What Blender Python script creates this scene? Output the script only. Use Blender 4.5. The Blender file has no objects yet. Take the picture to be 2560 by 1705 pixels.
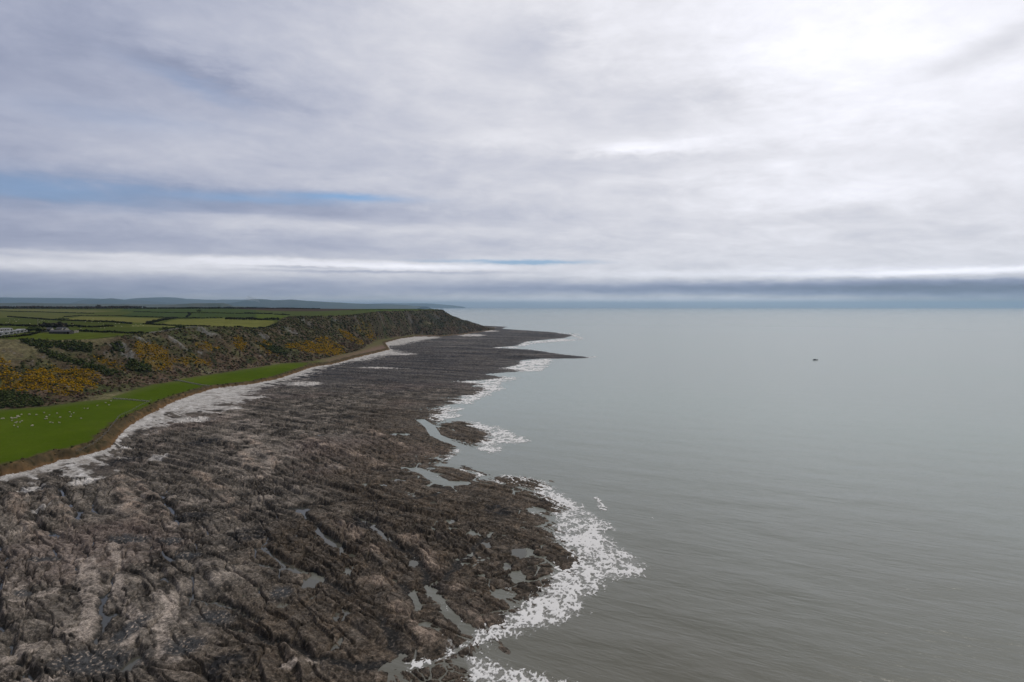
import bpy, math, random
import numpy as np
from concurrent.futures import ThreadPoolExecutor
random.seed(7)
RNG = np.random.default_rng(7)
scene = bpy.context.scene
col = scene.collection

# ------------------------------------------------------------------ camera
CAM_H = 75.0
LENS = 22.0
F_PX = LENS / 36.0 * 2560.0
PITCH = math.radians(3.13)
cam_d = bpy.data.cameras.new('camera')
cam_d.lens = LENS
cam_d.sensor_width = 36.0
cam_d.clip_start = 0.5
cam_d.clip_end = 150000.0
cam = bpy.data.objects.new('camera', cam_d)
cam.location = (0, 0, CAM_H)
cam.rotation_euler = (math.pi / 2 - PITCH, 0, 0)
col.objects.link(cam)
scene.camera = cam

# ------------------------------------------------------------------ view / render
scene.view_settings.view_transform = 'Standard'
scene.view_settings.look = 'None'
scene.view_settings.exposure = 0.0
scene.view_settings.gamma = 1.0
scene.cycles.volume_bounces = 0
scene.cycles.max_bounces = 5
scene.cycles.diffuse_bounces = 2
scene.cycles.glossy_bounces = 2
scene.cycles.transparent_max_bounces = 8
scene.cycles.use_denoising = True
scene.cycles.use_adaptive_sampling = False
scene.cycles.caustics_reflective = False

SUN_AZ, SUN_EL = 42.0, 54.0


# ------------------------------------------------------------------ node expression helper
class E:
    """wraps a float socket (or a constant) so shader maths can be written as formulas"""
    def __init__(self, nt, s):
        self.nt, self.s = nt, s

    def op(self, name, *o, clamp=False):
        n = self.nt.nodes.new('ShaderNodeMath')
        n.operation = name
        n.use_clamp = clamp
        for i, a in enumerate((self,) + o):
            a = a.s if isinstance(a, E) else a
            if isinstance(a, (int, float)):
                n.inputs[i].default_value = a
            else:
                self.nt.links.new(a, n.inputs[i])
        return E(self.nt, n.outputs[0])

    def __add__(self, o): return self.op('ADD', o)
    __radd__ = __add__
    def __mul__(self, o): return self.op('MULTIPLY', o)
    __rmul__ = __mul__
    def __sub__(self, o): return self.op('SUBTRACT', o)
    def __rsub__(self, o): return E(self.nt, o).op('SUBTRACT', self)
    def __truediv__(self, o): return self.op('DIVIDE', o)
    def __pow__(self, o): return self.op('POWER', o)
    def clamp(self): return self.op('ADD', 0.0, clamp=True)

    def step(self, a, b):
        n = self.nt.nodes.new('ShaderNodeMapRange')
        n.interpolation_type = 'SMOOTHSTEP'
        self.nt.links.new(self.s, n.inputs[0])
        n.inputs[1].default_value = a
        n.inputs[2].default_value = b
        return E(self.nt, n.outputs[0])


def comb(nt, x, y, z):
    n = nt.nodes.new('ShaderNodeCombineXYZ')
    for i, a in enumerate((x, y, z)):
        a = a.s if isinstance(a, E) else a
        if isinstance(a, (int, float)):
            n.inputs[i].default_value = a
        else:
            nt.links.new(a, n.inputs[i])
    return n.outputs[0]


def noise(nt, vec, scale, detail=4, rough=0.55, dist=0.0):
    n = nt.nodes.new('ShaderNodeTexNoise')
    n.inputs['Scale'].default_value = scale
    n.inputs['Detail'].default_value = detail
    n.inputs['Roughness'].default_value = rough
    n.inputs['Distortion'].default_value = dist
    if vec is not None:
        nt.links.new(vec, n.inputs['Vector'])
    return E(nt, n.outputs[0])


def mixc(nt, fac, a, b, mode='MIX'):
    n = nt.nodes.new('ShaderNodeMix')
    n.data_type = 'RGBA'
    n.blend_type = mode
    for sock, v in ((n.inputs[0], fac), (n.inputs[6], a), (n.inputs[7], b)):
        v = v.s if isinstance(v, E) else v
        if isinstance(v, (int, float)):
            sock.default_value = v
        elif isinstance(v, tuple):
            sock.default_value = v if len(v) == 4 else v + (1,)
        else:
            nt.links.new(v, sock)
    return n.outputs[2]


# ------------------------------------------------------------------ world: overcast sky over a Nishita blue
world = bpy.data.worlds.new('World')
scene.world = world
world.use_nodes = True
nt = world.node_tree
nt.nodes.clear()
w_out = nt.nodes.new('ShaderNodeOutputWorld')
w_bg = nt.nodes.new('ShaderNodeBackground')
nt.links.new(w_bg.outputs[0], w_out.inputs[0])
sky = nt.nodes.new('ShaderNodeTexSky')
sky.sky_type = 'NISHITA'
sky.sun_disc = False
sky.sun_elevation = math.radians(SUN_EL)
sky.sun_rotation = math.radians(SUN_AZ)
tc = nt.nodes.new('ShaderNodeTexCoord')
sep = nt.nodes.new('ShaderNodeSeparateXYZ')
nt.links.new(tc.outputs['Generated'], sep.inputs[0])
dx, dy, dz = (E(nt, sep.outputs[i]) for i in range(3))
az = dx.op('ARCTAN2', dy) * (180 / math.pi)
el = dz.op('ARCSINE') * (180 / math.pi)
zc = dz.op('MAXIMUM', 0.0) + 0.16
qx, qy = dx / zc, dy / zc
q = comb(nt, qx, qy, 0.0)
n1 = noise(nt, q, 1.1, 6, 0.55, 0.4) - 0.5
n2 = noise(nt, comb(nt, qx * 2.6 + qy * 0.9, qy * 3.4 - qx * 1.2, 3.3), 1.0, 7, 0.60, 0.5) - 0.5
n3 = noise(nt, comb(nt, az * 0.035, el * 0.45, 1.7), 1.0, 5, 0.55, 0.2) - 0.5
n4 = noise(nt, comb(nt, az * 0.16, el * 0.9, 7.1), 1.0, 6, 0.62, 0.0) - 0.5
n5 = noise(nt, comb(nt, az * 0.30, el * 0.75, 2.1), 1.0, 7, 0.65, 0.3) - 0.5
azw = az + n1 * 9.0 + n4 * 5.0 + n5 * 4.0
elw = el + n3 * 1.5 + n4 * 1.2 + n5 * 1.2


def px_dir(u, v):
    a = (u - 1280) / F_PX
    b = (852.5 - v) / F_PX
    y = math.cos(PITCH) + b * math.sin(PITCH)
    z = -math.sin(PITCH) + b * math.cos(PITCH)
    return math.degrees(math.atan2(a, y)), math.degrees(math.atan2(z, math.hypot(a, y)))


def blob(u, v, w, h, a=None, e=None, tilt=0.0):
    a0, e0 = px_dir(u, v)
    wa, we = w / 27.3, h / 27.3
    da = ((azw if a is None else a) - a0)
    de = ((elw if e is None else e) - e0)
    if tilt:
        de = de - da * tilt
    da = da / wa
    de = de / we
    return (da * da + de * de).op('MULTIPLY', -1.0).op('EXPONENT')


right = az.step(-50, 32)
L = 0.70 + right * 0.215
L = L + n1 * 0.17 + n2 * (0.13 + 0.04 * right) + n5 * 0.09
for (u, v, w, h, amp, tilt) in [
        (2280, 160, 330, 110, 0.09, 0), (2150, 10, 480, 100, 0.09, 0), (1300, 40, 500, 180, 0.055, 0),
        (1610, 372, 150, 16, 0.12, 0.02), (1850, 430, 220, 22, 0.07, 0), (1250, 350, 260, 25, 0.05, 0), (2150, 470, 300, 30, 0.04, 0),
        (1330, 120, 140, 75, -0.085, 0), (1690, 265, 170, 45, -0.06, 0), (1520, 415, 180, 28, -0.055, 0), (2080, 540, 200, 20, -0.04, 0),
        (500, 190, 170, 36, -0.085, -0.25), (130, 170, 260, 70, -0.05, 0), (200, 330, 330, 60, 0.03, 0), (1900, 330, 300, 30, 0.03, 0),
        (120, 480, 420, 30, -0.10, 0), (720, 500, 330, 26, -0.07, 0), (1000, 545, 420, 22, -0.05, 0),
        (650, 555, 480, 16, 0.06, 0), (300, 595, 500, 18, -0.03, 0), (1250, 610, 420, 14, -0.02, 0),
        (2470, 118, 130, 30, -0.07, 0.25), (2560, 85, 100, 30, -0.04, 0.2)]:
    L = L + blob(u, v, w, h, tilt=tilt) * amp
# fine streaks and banks near the horizon: less warped
n6 = noise(nt, comb(nt, az * 0.55, el * 1.6, 5.0), 1.0, 6, 0.62, 0.2) - 0.5
elh = el + n4 * 0.30 + n3 * 0.25 + n6 * 0.45
azh = az + n4 * 6.0
for (u, v, w, h, amp) in [
        (150, 662, 560, 17, 0.20), (700, 657, 420, 13, 0.15), (1050, 668, 260, 8, 0.12),
        (300, 637, 500, 6, 0.07), (760, 668, 130, 3.2, -0.15), (930, 679, 320, 3.4, -0.12),
        (0, 705, 500, 14, -0.02), (400, 722, 900, 24, -0.03), (1200, 722, 400, 14, -0.07), (1100, 752, 900, 10, 0.07),
        (1500, 684, 420, 10, 0.06), (1900, 683, 330, 8, 0.05), (2500, 676, 330, 8, 0.20), (2480, 694, 160, 4, 0.06),
        (1750, 720, 420, 15, -0.24), (2300, 720, 360, 20, -0.27), (2650, 730, 300, 28, -0.20),
        (2560, 752, 300, 10, -0.03), (1800, 752, 700, 10, 0.10)]:
    L = L + blob(u, v, w, h, a=azh, e=elh) * amp
# the unseen rest of the dome: overhead a bright thin overcast, behind the camera even grey
behind = az.op('ABSOLUTE').step(48, 85)
L = L * (1 - behind) + 0.48 * behind
over = el.step(24, 50)
L = L * (1 - over) + (0.66 + n1 * 0.2) * over
L = L.op('MAXIMUM', 0.3)
lin = L ** 2.2
t = (L.step(0.55, 0.92) + behind * 0.6 + over * 0.5 + (1 - el.step(0.2, 1.3)) * 0.55).clamp()
tint = mixc(nt, t, (0.80, 0.90, 1.27), (0.985, 0.985, 1.055))
cloud = mixc(nt, 1.0, tint, comb(nt, lin, lin, lin), 'MULTIPLY')
gap = (blob(1330, 656, 120, 5.0, a=azh, e=elh) * 1.25 + blob(1180, 652, 120, 3.5, a=azh, e=elh) * 0.5
       + blob(860, 493, 130, 9, a=azh, e=elh) * 0.9 + blob(640, 498, 170, 10, a=azh, e=elh) * 0.5
       + blob(110, 470, 260, 26) * 0.55 + blob(480, 210, 120, 18, tilt=-0.25) * 0.18
       + blob(300, 300, 200, 26) * 0.12).clamp()
skyc = nt.nodes.new('ShaderNodeVectorMath')
skyc.operation = 'SCALE'
skyc.inputs['Scale'].default_value = 0.085
nt.links.new(sky.outputs[0], skyc.inputs[0])
deep = mixc(nt, 0.45, skyc.outputs[0], (0.17, 0.42, 0.86))
final = mixc(nt, gap, cloud, deep)
nt.links.new(final, w_bg.inputs['Color'])
w_bg.inputs['Strength'].default_value = 1.0
world.cycles.sampling_method = 'MANUAL'
world.cycles.sample_map_resolution = 1024

# ------------------------------------------------------------------ sun through the cloud
sun_d = bpy.data.lights.new('sun', 'SUN')
sun_d.energy = 1.5
sun_d.angle = math.radians(12)
sun_d.color = (1.0, 0.93, 0.82)
sun = bpy.data.objects.new('sun', sun_d)
sun.rotation_euler = (math.radians(90 - SUN_EL), 0, math.radians(180 - SUN_AZ))
sun.location = (600, 700, 900)
col.objects.link(sun)


# ------------------------------------------------------------------ numpy helpers
def hash2(ix, iy, seed):
    h = (ix.astype(np.int64) * 374761393 + iy.astype(np.int64) * 668265263 + seed * 1442695041) & 0xFFFFFFFF
    h = ((h ^ (h >> 13)) * 1274126177) & 0xFFFFFFFF
    h = ((h ^ (h >> 16)) * 2246822519) & 0xFFFFFFFF
    return (h ^ (h >> 15)) & 0xFFFFFFFF


POOL = ThreadPoolExecutor(4)


def threaded(fn):
    """run an element-wise array function in chunks on several threads"""
    def run(x, y, *a, **k):
        x, y = np.broadcast_arrays(np.asarray(x, float), np.asarray(y, float))
        if x.size < 60000 or x.ndim != 1:
            return fn(x, y, *a, **k)
        cuts = np.array_split(np.arange(x.size), 12)
        parts = list(POOL.map(lambda c: fn(x[c[0]:c[-1] + 1], y[c[0]:c[-1] + 1], *a, **k), cuts))
        if isinstance(parts[0], tuple):
            return tuple(np.concatenate([p[i] for p in parts]) for i in range(len(parts[0])))
        return np.concatenate(parts)
    return run


@threaded
def perlin(x, y, seed=0):
    x0, y0 = np.floor(x), np.floor(y)
    fx, fy = x - x0, y - y0
    ix, iy = x0.astype(np.int64), y0.astype(np.int64)
    u = fx * fx * fx * (fx * (fx * 6 - 15) + 10)
    v = fy * fy * fy * (fy * (fy * 6 - 15) + 10)

    def g(i, j):
        a = hash2(ix + i, iy + j, seed) * (2 * np.pi / 4294967296.0)
        return np.cos(a) * (fx - i) + np.sin(a) * (fy - j)
    a, b, c, d = g(0, 0), g(1, 0), g(0, 1), g(1, 1)
    return 1.5 * ((a * (1 - u) + b * u) * (1 - v) + (c * (1 - u) + d * u) * v)


def fbm(x, y, oc=4, seed=0, gain=0.5):
    s, a, n = 0, 1.0, 0
    for k in range(oc):
        s = s + a * perlin(x * 2.03 ** k + 17.3 * k, y * 2.03 ** k - 9.1 * k, seed + k)
        n += a
        a *= gain
    return s / n


@threaded
def worley(x, y, seed=0):
    x0, y0 = np.floor(x).astype(np.int64), np.floor(y).astype(np.int64)
    f1 = np.full(x.shape, 9.0)
    f2 = np.full(x.shape, 9.0)
    cid = np.zeros(x.shape)
    for i in (-1, 0, 1):
        for j in (-1, 0, 1):
            h = hash2(x0 + i, y0 + j, seed)
            px = x0 + i + (h & 0xFFFF) / 65536.0
            py = y0 + j + (h >> 16) / 65536.0
            d = np.hypot(px - x, py - y)
            new = d < f1
            f2 = np.where(new, f1, np.minimum(f2, d))
            cid = np.where(new, ((h * 7919) & 0xFFFF) / 65536.0, cid)
            f1 = np.where(new, d, f1)
    return f1, f2, cid


def sstep(a, b, x):
    t = np.clip((x - a) / (b - a), 0, 1)
    return t * t * (3 - 2 * t)


def lerp(a, b, t):
    return a + (b - a) * t


def seg_dist(P, poly, vals=None, closed=True):
    """distance of points to a polyline; with vals also the value interpolated at the nearest spot"""
    poly = np.asarray(poly, float)
    n = len(poly)
    best = np.full(len(P), 1e18)
    out = np.zeros(len(P)) if vals is not None else None
    for k in range(n if closed else n - 1):
        a, b = poly[k], poly[(k + 1) % n]
        ab = b - a
        L2 = float(ab @ ab) + 1e-12
        tt = np.clip(((P[:, 0] - a[0]) * ab[0] + (P[:, 1] - a[1]) * ab[1]) / L2, 0, 1)
        d = (P[:, 0] - a[0] - tt * ab[0]) ** 2 + (P[:, 1] - a[1] - tt * ab[1]) ** 2
        m = d < best
        best[m] = d[m]
        if out is not None:
            out[m] = vals[k] + (vals[(k + 1) % n] - vals[k]) * tt[m]
    d = np.sqrt(best)
    return d if out is None else (d, out)


def inside(P, poly):
    poly = np.asarray(poly, float)
    c = np.zeros(len(P), bool)
    x, y = P[:, 0], P[:, 1]
    n = len(poly)
    for k in range(n):
        (x1, y1), (x2, y2) = poly[k], poly[(k + 1) % n]
        if y1 == y2:
            continue
        hit_ = ((y1 > y) != (y2 > y)) & (x < (x2 - x1) * (y - y1) / (y2 - y1) + x1)
        c ^= hit_
    return c


def sdist(P, poly):
    d = seg_dist(P, poly)
    return np.where(inside(P, poly), d, -d)


def at(u, v, z=0.0):
    """survey point: where the sight line through photo pixel (u, v) meets height z"""
    a = (u - 1280) / F_PX
    b = (852.5 - v) / F_PX
    y = math.cos(PITCH) + b * math.sin(PITCH)
    zz = -math.sin(PITCH) + b * math.cos(PITCH)
    t = (z - CAM_H) / zz
    return (a * t, y * t)


def at_y(u, y):
    """plan position of photo column u at forward distance y"""
    return ((u - 1280) / F_PX * y, y)


# ------------------------------------------------------------------ the coast: surveyed lines
def line(pts, z):
    return [at(u, v, z) for u, v in pts]


SHORE = line([(1171, 1760), (1171, 1705), (1166, 1676), (1090, 1677), (1018, 1692), (1022, 1684), (1060, 1662), (1125, 1640), (1157, 1629),
              (1174, 1616), (1144, 1591), (1133, 1567), (1105, 1530), (1086, 1488), (1098, 1490), (1135, 1522), (1179, 1553), (1220, 1556), (1247, 1531),
              (1264, 1512), (1255, 1500), (1277, 1482), (1235, 1462), (1290, 1466), (1345, 1469), (1368, 1430), (1386, 1400), (1394, 1376),
              (1372, 1354), (1359, 1338), (1326, 1281), (1361, 1280), (1380, 1259), (1359, 1243), (1318, 1229), (1340, 1210),
              (1291, 1199), (1222, 1202), (1157, 1211), (1108, 1221), (1118, 1213), (1085, 1192), (1040, 1176), (1050, 1166),
              (1095, 1153), (1062, 1143), (1098, 1138), (1118, 1126), (1140, 1111), (1085, 1088), (1078, 1068), (1060, 1060), (1090, 1050), (1068, 1040),
              (1117, 1028), (1068, 1022), (1114, 1009), (1144, 1000), (1103, 995), (1163, 987), (1190, 985), (1207, 970), (1152, 966), (1204, 961),
              (1131, 954), (1253, 945), (1196, 935), (1300, 927), (1250, 920), (1294, 911), (1297, 900), (1354, 896), (1430, 895.5), (1468, 894),
              (1425, 889), (1381, 883), (1316, 874), (1220, 870), (1289, 864), (1313, 853), (1408, 845), (1430, 838), (1373, 830), (1250, 822)], 0.0)
SHORE = SHORE + [(-20, 2350), (-300, 2700), (-900, 3200), (-3000, 4500), (-6000, 4500), (-6000, -600), (-30, -600), (-22, 60)]
ISLETS = [line([(1100, 1071), (1125, 1060), (1149, 1056), (1175, 1066), (1201, 1079), (1198, 1101), (1185, 1109), (1150, 1100), (1119, 1087)], 0.0),
          line([(1089, 1174), (1150, 1172), (1180, 1187), (1172, 1201), (1145, 1203), (1110, 1190)], 0.0)]

BEACH_LO = line([(0, 1211), (54, 1207), (82, 1220), (100, 1200), (125, 1188), (160, 1194), (210, 1197), (255, 1196), (289, 1182), (276, 1160), (272, 1144),
                 (300, 1120), (338, 1090), (408, 1068), (476, 1048), (470, 1040), (517, 1037), (560, 1030), (600, 1020), (640, 1006), (697, 970), (776, 947),
                 (850, 923), (880, 908), (940, 904), (975, 892), (1040, 882), (995, 873), (985, 867), (1030, 862), (1097, 846), (1110, 842)], 3.4)
BEACH_LO = [(-900, -100), (-420, 150)] + BEACH_LO + [at(1160, 838.5, 2.0), at(1235, 828, 1.0), (-45, 2200), (-330, 2600), (-900, 3120),
                                                    (-3000, 4400), (-6000, 4400), (-6000, -600), (-900, -600)]

BANK = [((0, 1191), 5), ((82, 1174), 5), ((152, 1150), 5), ((185, 1146), 5), ((275, 1120), 5), ((294, 1095), 5), ((316, 1071), 5), ((362, 1041), 5),
        ((395, 1027), 5), ((417, 1013), 5), ((463, 994), 5), ((534, 972), 5), ((640, 959), 5), ((700, 946), 5), ((771, 921.5), 5), ((792, 916), 5),
        ((831, 911), 5), ((885, 896), 5), ((975, 874), 4.6), ((968, 865), 4.5), ((964, 857), 4.5), ((1000, 847), 4.4), ((1040, 841.5), 4), ((1100, 842), 3.6), ((1120, 840), 3.2), ((1157, 838), 2.4),
        ((1235, 826), 1.6)]
BANK_Z = [5, 5] + [b[1] for b in BANK] + [2.0] * 8
BANK = [(-960, -60), (-470, 180)] + [at(u, v, z) for (u, v), z in BANK] + [(-60, 2190), (-340, 2580), (-910, 3100), (-3000, 4380), (-6000, 4380),
                                                                         (-6000, -600), (-960, -600), (-960, -300)]

FOOT = [((0, 1024), 10.5), ((109, 1017), 10.5), ((218, 1002), 10.5), ((272, 997), 10.5), ((300, 984), 10.5), ((381, 961), 10.5), ((436, 953), 10.5), ((463, 946), 10.5), ((572, 929), 10.5),
        ((640, 919), 10.5), ((708, 908), 10.5), ((771, 905), 10.5), ((831, 892), 10), ((900, 876), 9.5), ((928, 860), 9), ((945, 850), 8), ((1035, 837), 6.5),
        ((1100, 839), 5), ((1157, 834), 4), ((1240, 823), 2)]
FOOT_Z = [10.5, 10.5] + [b[1] for b in FOOT] + [4.0] * 7
FOOT = [(-1000, 60), (-560, 330)] + [at(u, v, z) for (u, v), z in FOOT] + [(-75, 2180), (-350, 2560), (-920, 3080), (-3000, 4350), (-6000, 4350), (-6000, -600), (-1000, -600)]

TOP = [(0, 848, 520), (82, 852, 520), (136, 852, 528), (245, 848, 550), (340, 836, 590), (408, 831, 620), (463, 822, 660), (517, 817, 695), (572, 817, 725),
       (640, 824, 770), (686, 815, 840), (722, 792, 960), (803, 791, 1040), (885, 788, 1110), (961, 778.5, 1420), (1027, 777, 1600), (1070, 776, 1660), (1108, 776, 1710)]


def z_of(u, v, y):
    b = (852.5 - v) / F_PX
    k = (-math.sin(PITCH) + b * math.cos(PITCH)) / (math.cos(PITCH) + b * math.sin(PITCH))
    return CAM_H + k * y


TOP_Z = [z_of(u, v, y) for u, v, y in TOP]
TOP_XY = [at_y(u, y) for u, v, y in TOP]
PLAT = [(-1050, 200), (-640, 470)] + TOP_XY + [(-215, 1860), (-300, 2080), (-400, 2350), (-700, 2700), (-1000, 2980), (-3000, 4200), (-6000, 4200), (-6000, -600), (-1050, -600)]
# plateau heights: thin-plate spline through the cliff edge and the inland ridge
ctrl = [(x, y, z) for (x, y), z in zip(TOP_XY, TOP_Z)]
for (u, v, y) in [(0, 797, 1050), (0, 779, 1600), (-200, 771.5, 2250), (0, 771, 2250), (250, 770.5, 2250), (480, 771, 2150), (640, 770.3, 2050), (800, 771.5, 2050), (330, 800, 1020), (330, 780, 1600),
                  (560, 796, 1050), (640, 784, 1400), (800, 777.5, 1600), (950, 772.6, 2000), (1050, 772.6, 2000)]:
    ctrl.append(at_y(u, y) + (z_of(u, v, y),))
ctrl += [(-3500, 1500, 55), (-1700, 400, 45), (-1050, 200, 44), (-2600, 3400, 40), (-900, 2900, 50), (-450, 2500, 55), (-190, 2060, 62), (-4000, 3500, 40), (-5000, 0, 45)]
ctrl = np.array(ctrl)


def _tps_k(r2):
    return np.where(r2 > 0, r2 * np.log(r2 + 1e-12), 0)


_n = len(ctrl)
_S = 1000.0
_c = ctrl[:, :2] / _S
_K = _tps_k(((_c[:, None] - _c[None]) ** 2).sum(-1)) + np.eye(_n) * 0.002
_Pm = np.c_[np.ones(_n), _c]
_A = np.zeros((_n + 3, _n + 3))
_A[:_n, :_n] = _K
_A[:_n, _n:] = _Pm
_A[_n:, :_n] = _Pm.T
_w = np.linalg.solve(_A, np.r_[ctrl[:, 2], 0, 0, 0])


def plateau_z(P):
    X = P / _S
    out = _w[_n] + X[:, 0] * _w[_n + 1] + X[:, 1] * _w[_n + 2]
    for k in range(_n):
        out = out + _w[k] * _tps_k((X[:, 0] - _c[k, 0]) ** 2 + (X[:, 1] - _c[k, 1]) ** 2)
    return out


def macro(P):
    m = {}
    d = sdist(P, SHORE)
    isl = np.full(len(P), -1e9)
    for I in ISLETS:
        isl = np.maximum(isl, sdist(P, I))
    m['isl'] = isl
    m['shore'] = np.maximum(d, isl)
    m['beach'] = sdist(P, BEACH_LO)
    db, m['zb'] = seg_dist(P, BANK, BANK_Z)
    m['bank'] = np.where(inside(P, BANK), db, -db)
    df, m['zf'] = seg_dist(P, FOOT, FOOT_Z)
    m['foot'] = np.where(inside(P, FOOT), df, -df)
    m['plat'] = sdist(P, PLAT)
    m['zp'] = plateau_z(P)
    return m


def smooth_height(m, P):
    """terrain without its fine relief"""
    sh, be, ba, fo, pl = m['shore'], m['beach'], m['bank'], m['foot'], m['plat']
    x, y = P[:, 0], P[:, 1]
    f = sh / (sh + np.maximum(-be, 0) + 1e-6)
    z = np.where(sh > 0, 3.4 * np.clip(f, 0, 1) ** 0.85 * np.clip(np.maximum(sh, 0) / 30, 0.25, 1) + 0.12, np.maximum(sh * 0.045, -4) + 0.12 * np.clip(1 + sh / 3, 0, 1))
    ib = be > 0
    fb = be / (be - np.minimum(ba, 0) + 1e-6)
    z = np.where(ib, 3.4 + (m['zb'] - 3.4) * np.clip(fb, 0, 1), z)
    it = ba > 0
    width = ba - np.minimum(fo, 0)
    bh = np.interp(np.hypot(x, y), [380, 620], [3.6, 1.7]) * np.clip(width / 25, 0, 1)
    bw = 2.8 + 5.0 * np.exp(-(((x + 185) / 40) ** 2 + ((y - 330) / 60) ** 2)) + 1.5 * perlin(x / 15, y / 15, 81)
    ft = np.clip(ba / (width + 1e-6), 0, 1)
    zt = m['zb'] + bh * sstep(0, 1, ba / bw) + (m['zf'] - m['zb'] - bh) * ft
    z = np.where(it, zt, z)
    isl = fo > 0
    fs = np.clip(fo / (fo - np.minimum(pl, 0) + 1e-6), 0, 1)
    lw = .35 + .65 * sstep(1560, 1760, y)
    prof = lw * fs + (1 - lw) * sstep(0.02, 1.02, fs)
    zs = m['zf'] + (m['zp'] - m['zf']) * prof
    z = np.where(isl, zs, z)
    z = np.where(pl > 0, m['zp'], z)
    m['fs'] = np.where(pl > 0, 1, np.where(isl, fs, 0))
    return z


def H(P):
    P = np.atleast_2d(np.asarray(P, float))
    m = macro(P)
    z = smooth_height(m, P)
    return hill_relief(P, m, z)


def hill_relief(P, m, z):
    """gullies, knolls and crags of the hillside; slight roll of the fields"""
    x, y = P[:, 0], P[:, 1]
    fs = m['fs']
    on = np.where((m['foot'] > 0) & (m['plat'] < 0), 1.0, 0.0)
    amp = np.clip(fs * 4, 0, 1) * np.clip((1 - fs) * 5, 0, 1) * on
    g = fbm(x / 55, y / 55, 3, 31) * 7.0 + fbm(x / 18, y / 18, 2, 35) * 2.2
    z = z + g * amp
    cr = crag_mask(P) * on
    f1, f2, cid = worley(x / 7.0 + fbm(x / 20, y / 20, 2, 41), y / 7.0, 43)
    z = z + cr * ((cid - 0.35) * 5.0 + fbm(x / 4, y / 4, 2, 47) * 1.6)
    pl = np.clip(m['plat'] / 40, 0, 1)
    z = z + pl * fbm(x / 160, y / 160, 2, 51) * 0.8
    return z


CRAGS = []


def crag_mask(P):
    out = np.zeros(len(P))
    for (cx, cy, rx, ry) in CRAGS:
        q = ((P[:, 0] - cx) / rx) ** 2 + ((P[:, 1] - cy) / ry) ** 2
        out = np.maximum(out, np.exp(-q * 1.1))
    return out


def hits(pts):
    """where sight lines through photo pixels first meet the ground"""
    pts = np.asarray(pts, float)
    a = (pts[:, 0] - 1280) / F_PX
    b = (852.5 - pts[:, 1]) / F_PX
    kz = (-math.sin(PITCH) + b * math.cos(PITCH)) / (math.cos(PITCH) + b * math.sin(PITCH))
    kx = a / (math.cos(PITCH) + b * math.sin(PITCH))
    ys = np.geomspace(100, 2700, 700)
    Y = np.repeat(ys[None], len(pts), 0)
    X = kx[:, None] * Y
    Z = CAM_H + kz[:, None] * Y
    h = H(np.c_[X.ravel(), Y.ravel()]).reshape(Y.shape)
    below = Z < np.maximum(h, 0)
    i = np.where(below.any(1), below.argmax(1), len(ys) - 1)
    i = np.maximum(i, 1)
    r = np.arange(len(pts))
    g0 = (Z - h)[r, i - 1]
    g1 = (Z - h)[r, i]
    t = np.clip(g0 / (g0 - g1 + 1e-9), 0, 1)
    yy = ys[i - 1] + (ys[i] - ys[i - 1]) * t
    return np.c_[kx * yy, yy]


for (u0, u1, v0, v1) in [(403, 480, 838, 874), (283, 310, 860, 880), (305, 350, 878, 902), (340, 366, 842, 860), (463, 572, 822, 838), (640, 680, 830, 850),
                         (689, 771, 822, 840), (730, 800, 797, 815), (822, 850, 793, 806), (871, 915, 792, 812), (923, 985, 789, 812), (1000, 1050, 790, 808),
                         (1060, 1120, 783, 800), (0, 60, 942, 962), (490, 520, 884, 893), (655, 690, 868, 880)]:
    c = hits([((u0 + u1) / 2, (v0 + v1) / 2)])[0]
    rx = (u1 - u0) / 2 / F_PX * c[1]
    CRAGS.append((c[0], c[1], max(rx * .75, 9), max(rx * .45, 8)) if c[1] < 800 else (c[0], c[1], max(rx * .6, 9), max(rx * .6, 9)))

# ------------------------------------------------------------------ terrain mesh grid (denser where the ground is near)
AZ = np.radians(np.arange(-62, 13, 0.063))
RR = np.exp(np.arange(math.log(85), math.log(2750), 0.0025))
NA, NR = len(AZ), len(RR)
ci = np.unique(np.r_[np.arange(0, NR, 4), NR - 1])
cj = np.unique(np.r_[np.arange(0, NA, 4), NA - 1])
cr_, ca_ = np.meshgrid(RR[ci], AZ[cj], indexing='ij')
Pc = np.c_[(cr_ * np.sin(ca_)).ravel(), (cr_ * np.cos(ca_)).ravel()]
mc = macro(Pc)
fi = np.interp(np.arange(NR), ci, np.arange(len(ci)))
fj = np.interp(np.arange(NA), cj, np.arange(len(cj)))
i0 = np.minimum(fi.astype(int), len(ci) - 2)
j0 = np.minimum(fj.astype(int), len(cj) - 2)
ti, tj = (fi - i0)[:, None], (fj - j0)[None]


def up(a):
    a = a.reshape(len(ci), len(cj))
    A = a[i0]
    B = a[i0 + 1]
    A = A * (1 - ti) + B * ti
    return (A[:, j0] * (1 - tj) + A[:, j0 + 1] * tj).ravel()


M = {k: up(v) for k, v in mc.items()}
gr, ga = np.meshgrid(RR, AZ, indexing='ij')
GX, GY = (gr * np.sin(ga)).ravel(), (gr * np.cos(ga)).ravel()
GP = np.c_[GX, GY]
GR = gr.ravel()
# ragged natural edges
jag = fbm(GX / 9, GY / 9, 4, 5) * 5.0 + fbm(GX / 40, GY / 40, 2, 6) * 5.0
M['beach'] = M['beach'] + jag * 0.9 - 8 * sstep(400, 560, GR)
M['bank'] = M['bank'] + fbm(GX / 6, GY / 6, 3, 8) * 1.2
M['shore'] = M['shore'] + np.clip(GR / 400, 0.4, 1.2) * fbm(GX / 10, GY / 10, 4, 9) * 2.2
GZ = smooth_height(M, GP)
base = GZ.copy()
GZ = hill_relief(GP, M, GZ)
sh, be, ba, fo, pl, fs = (M[k] for k in ('shore', 'beach', 'bank', 'foot', 'plat', 'fs'))

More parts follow.
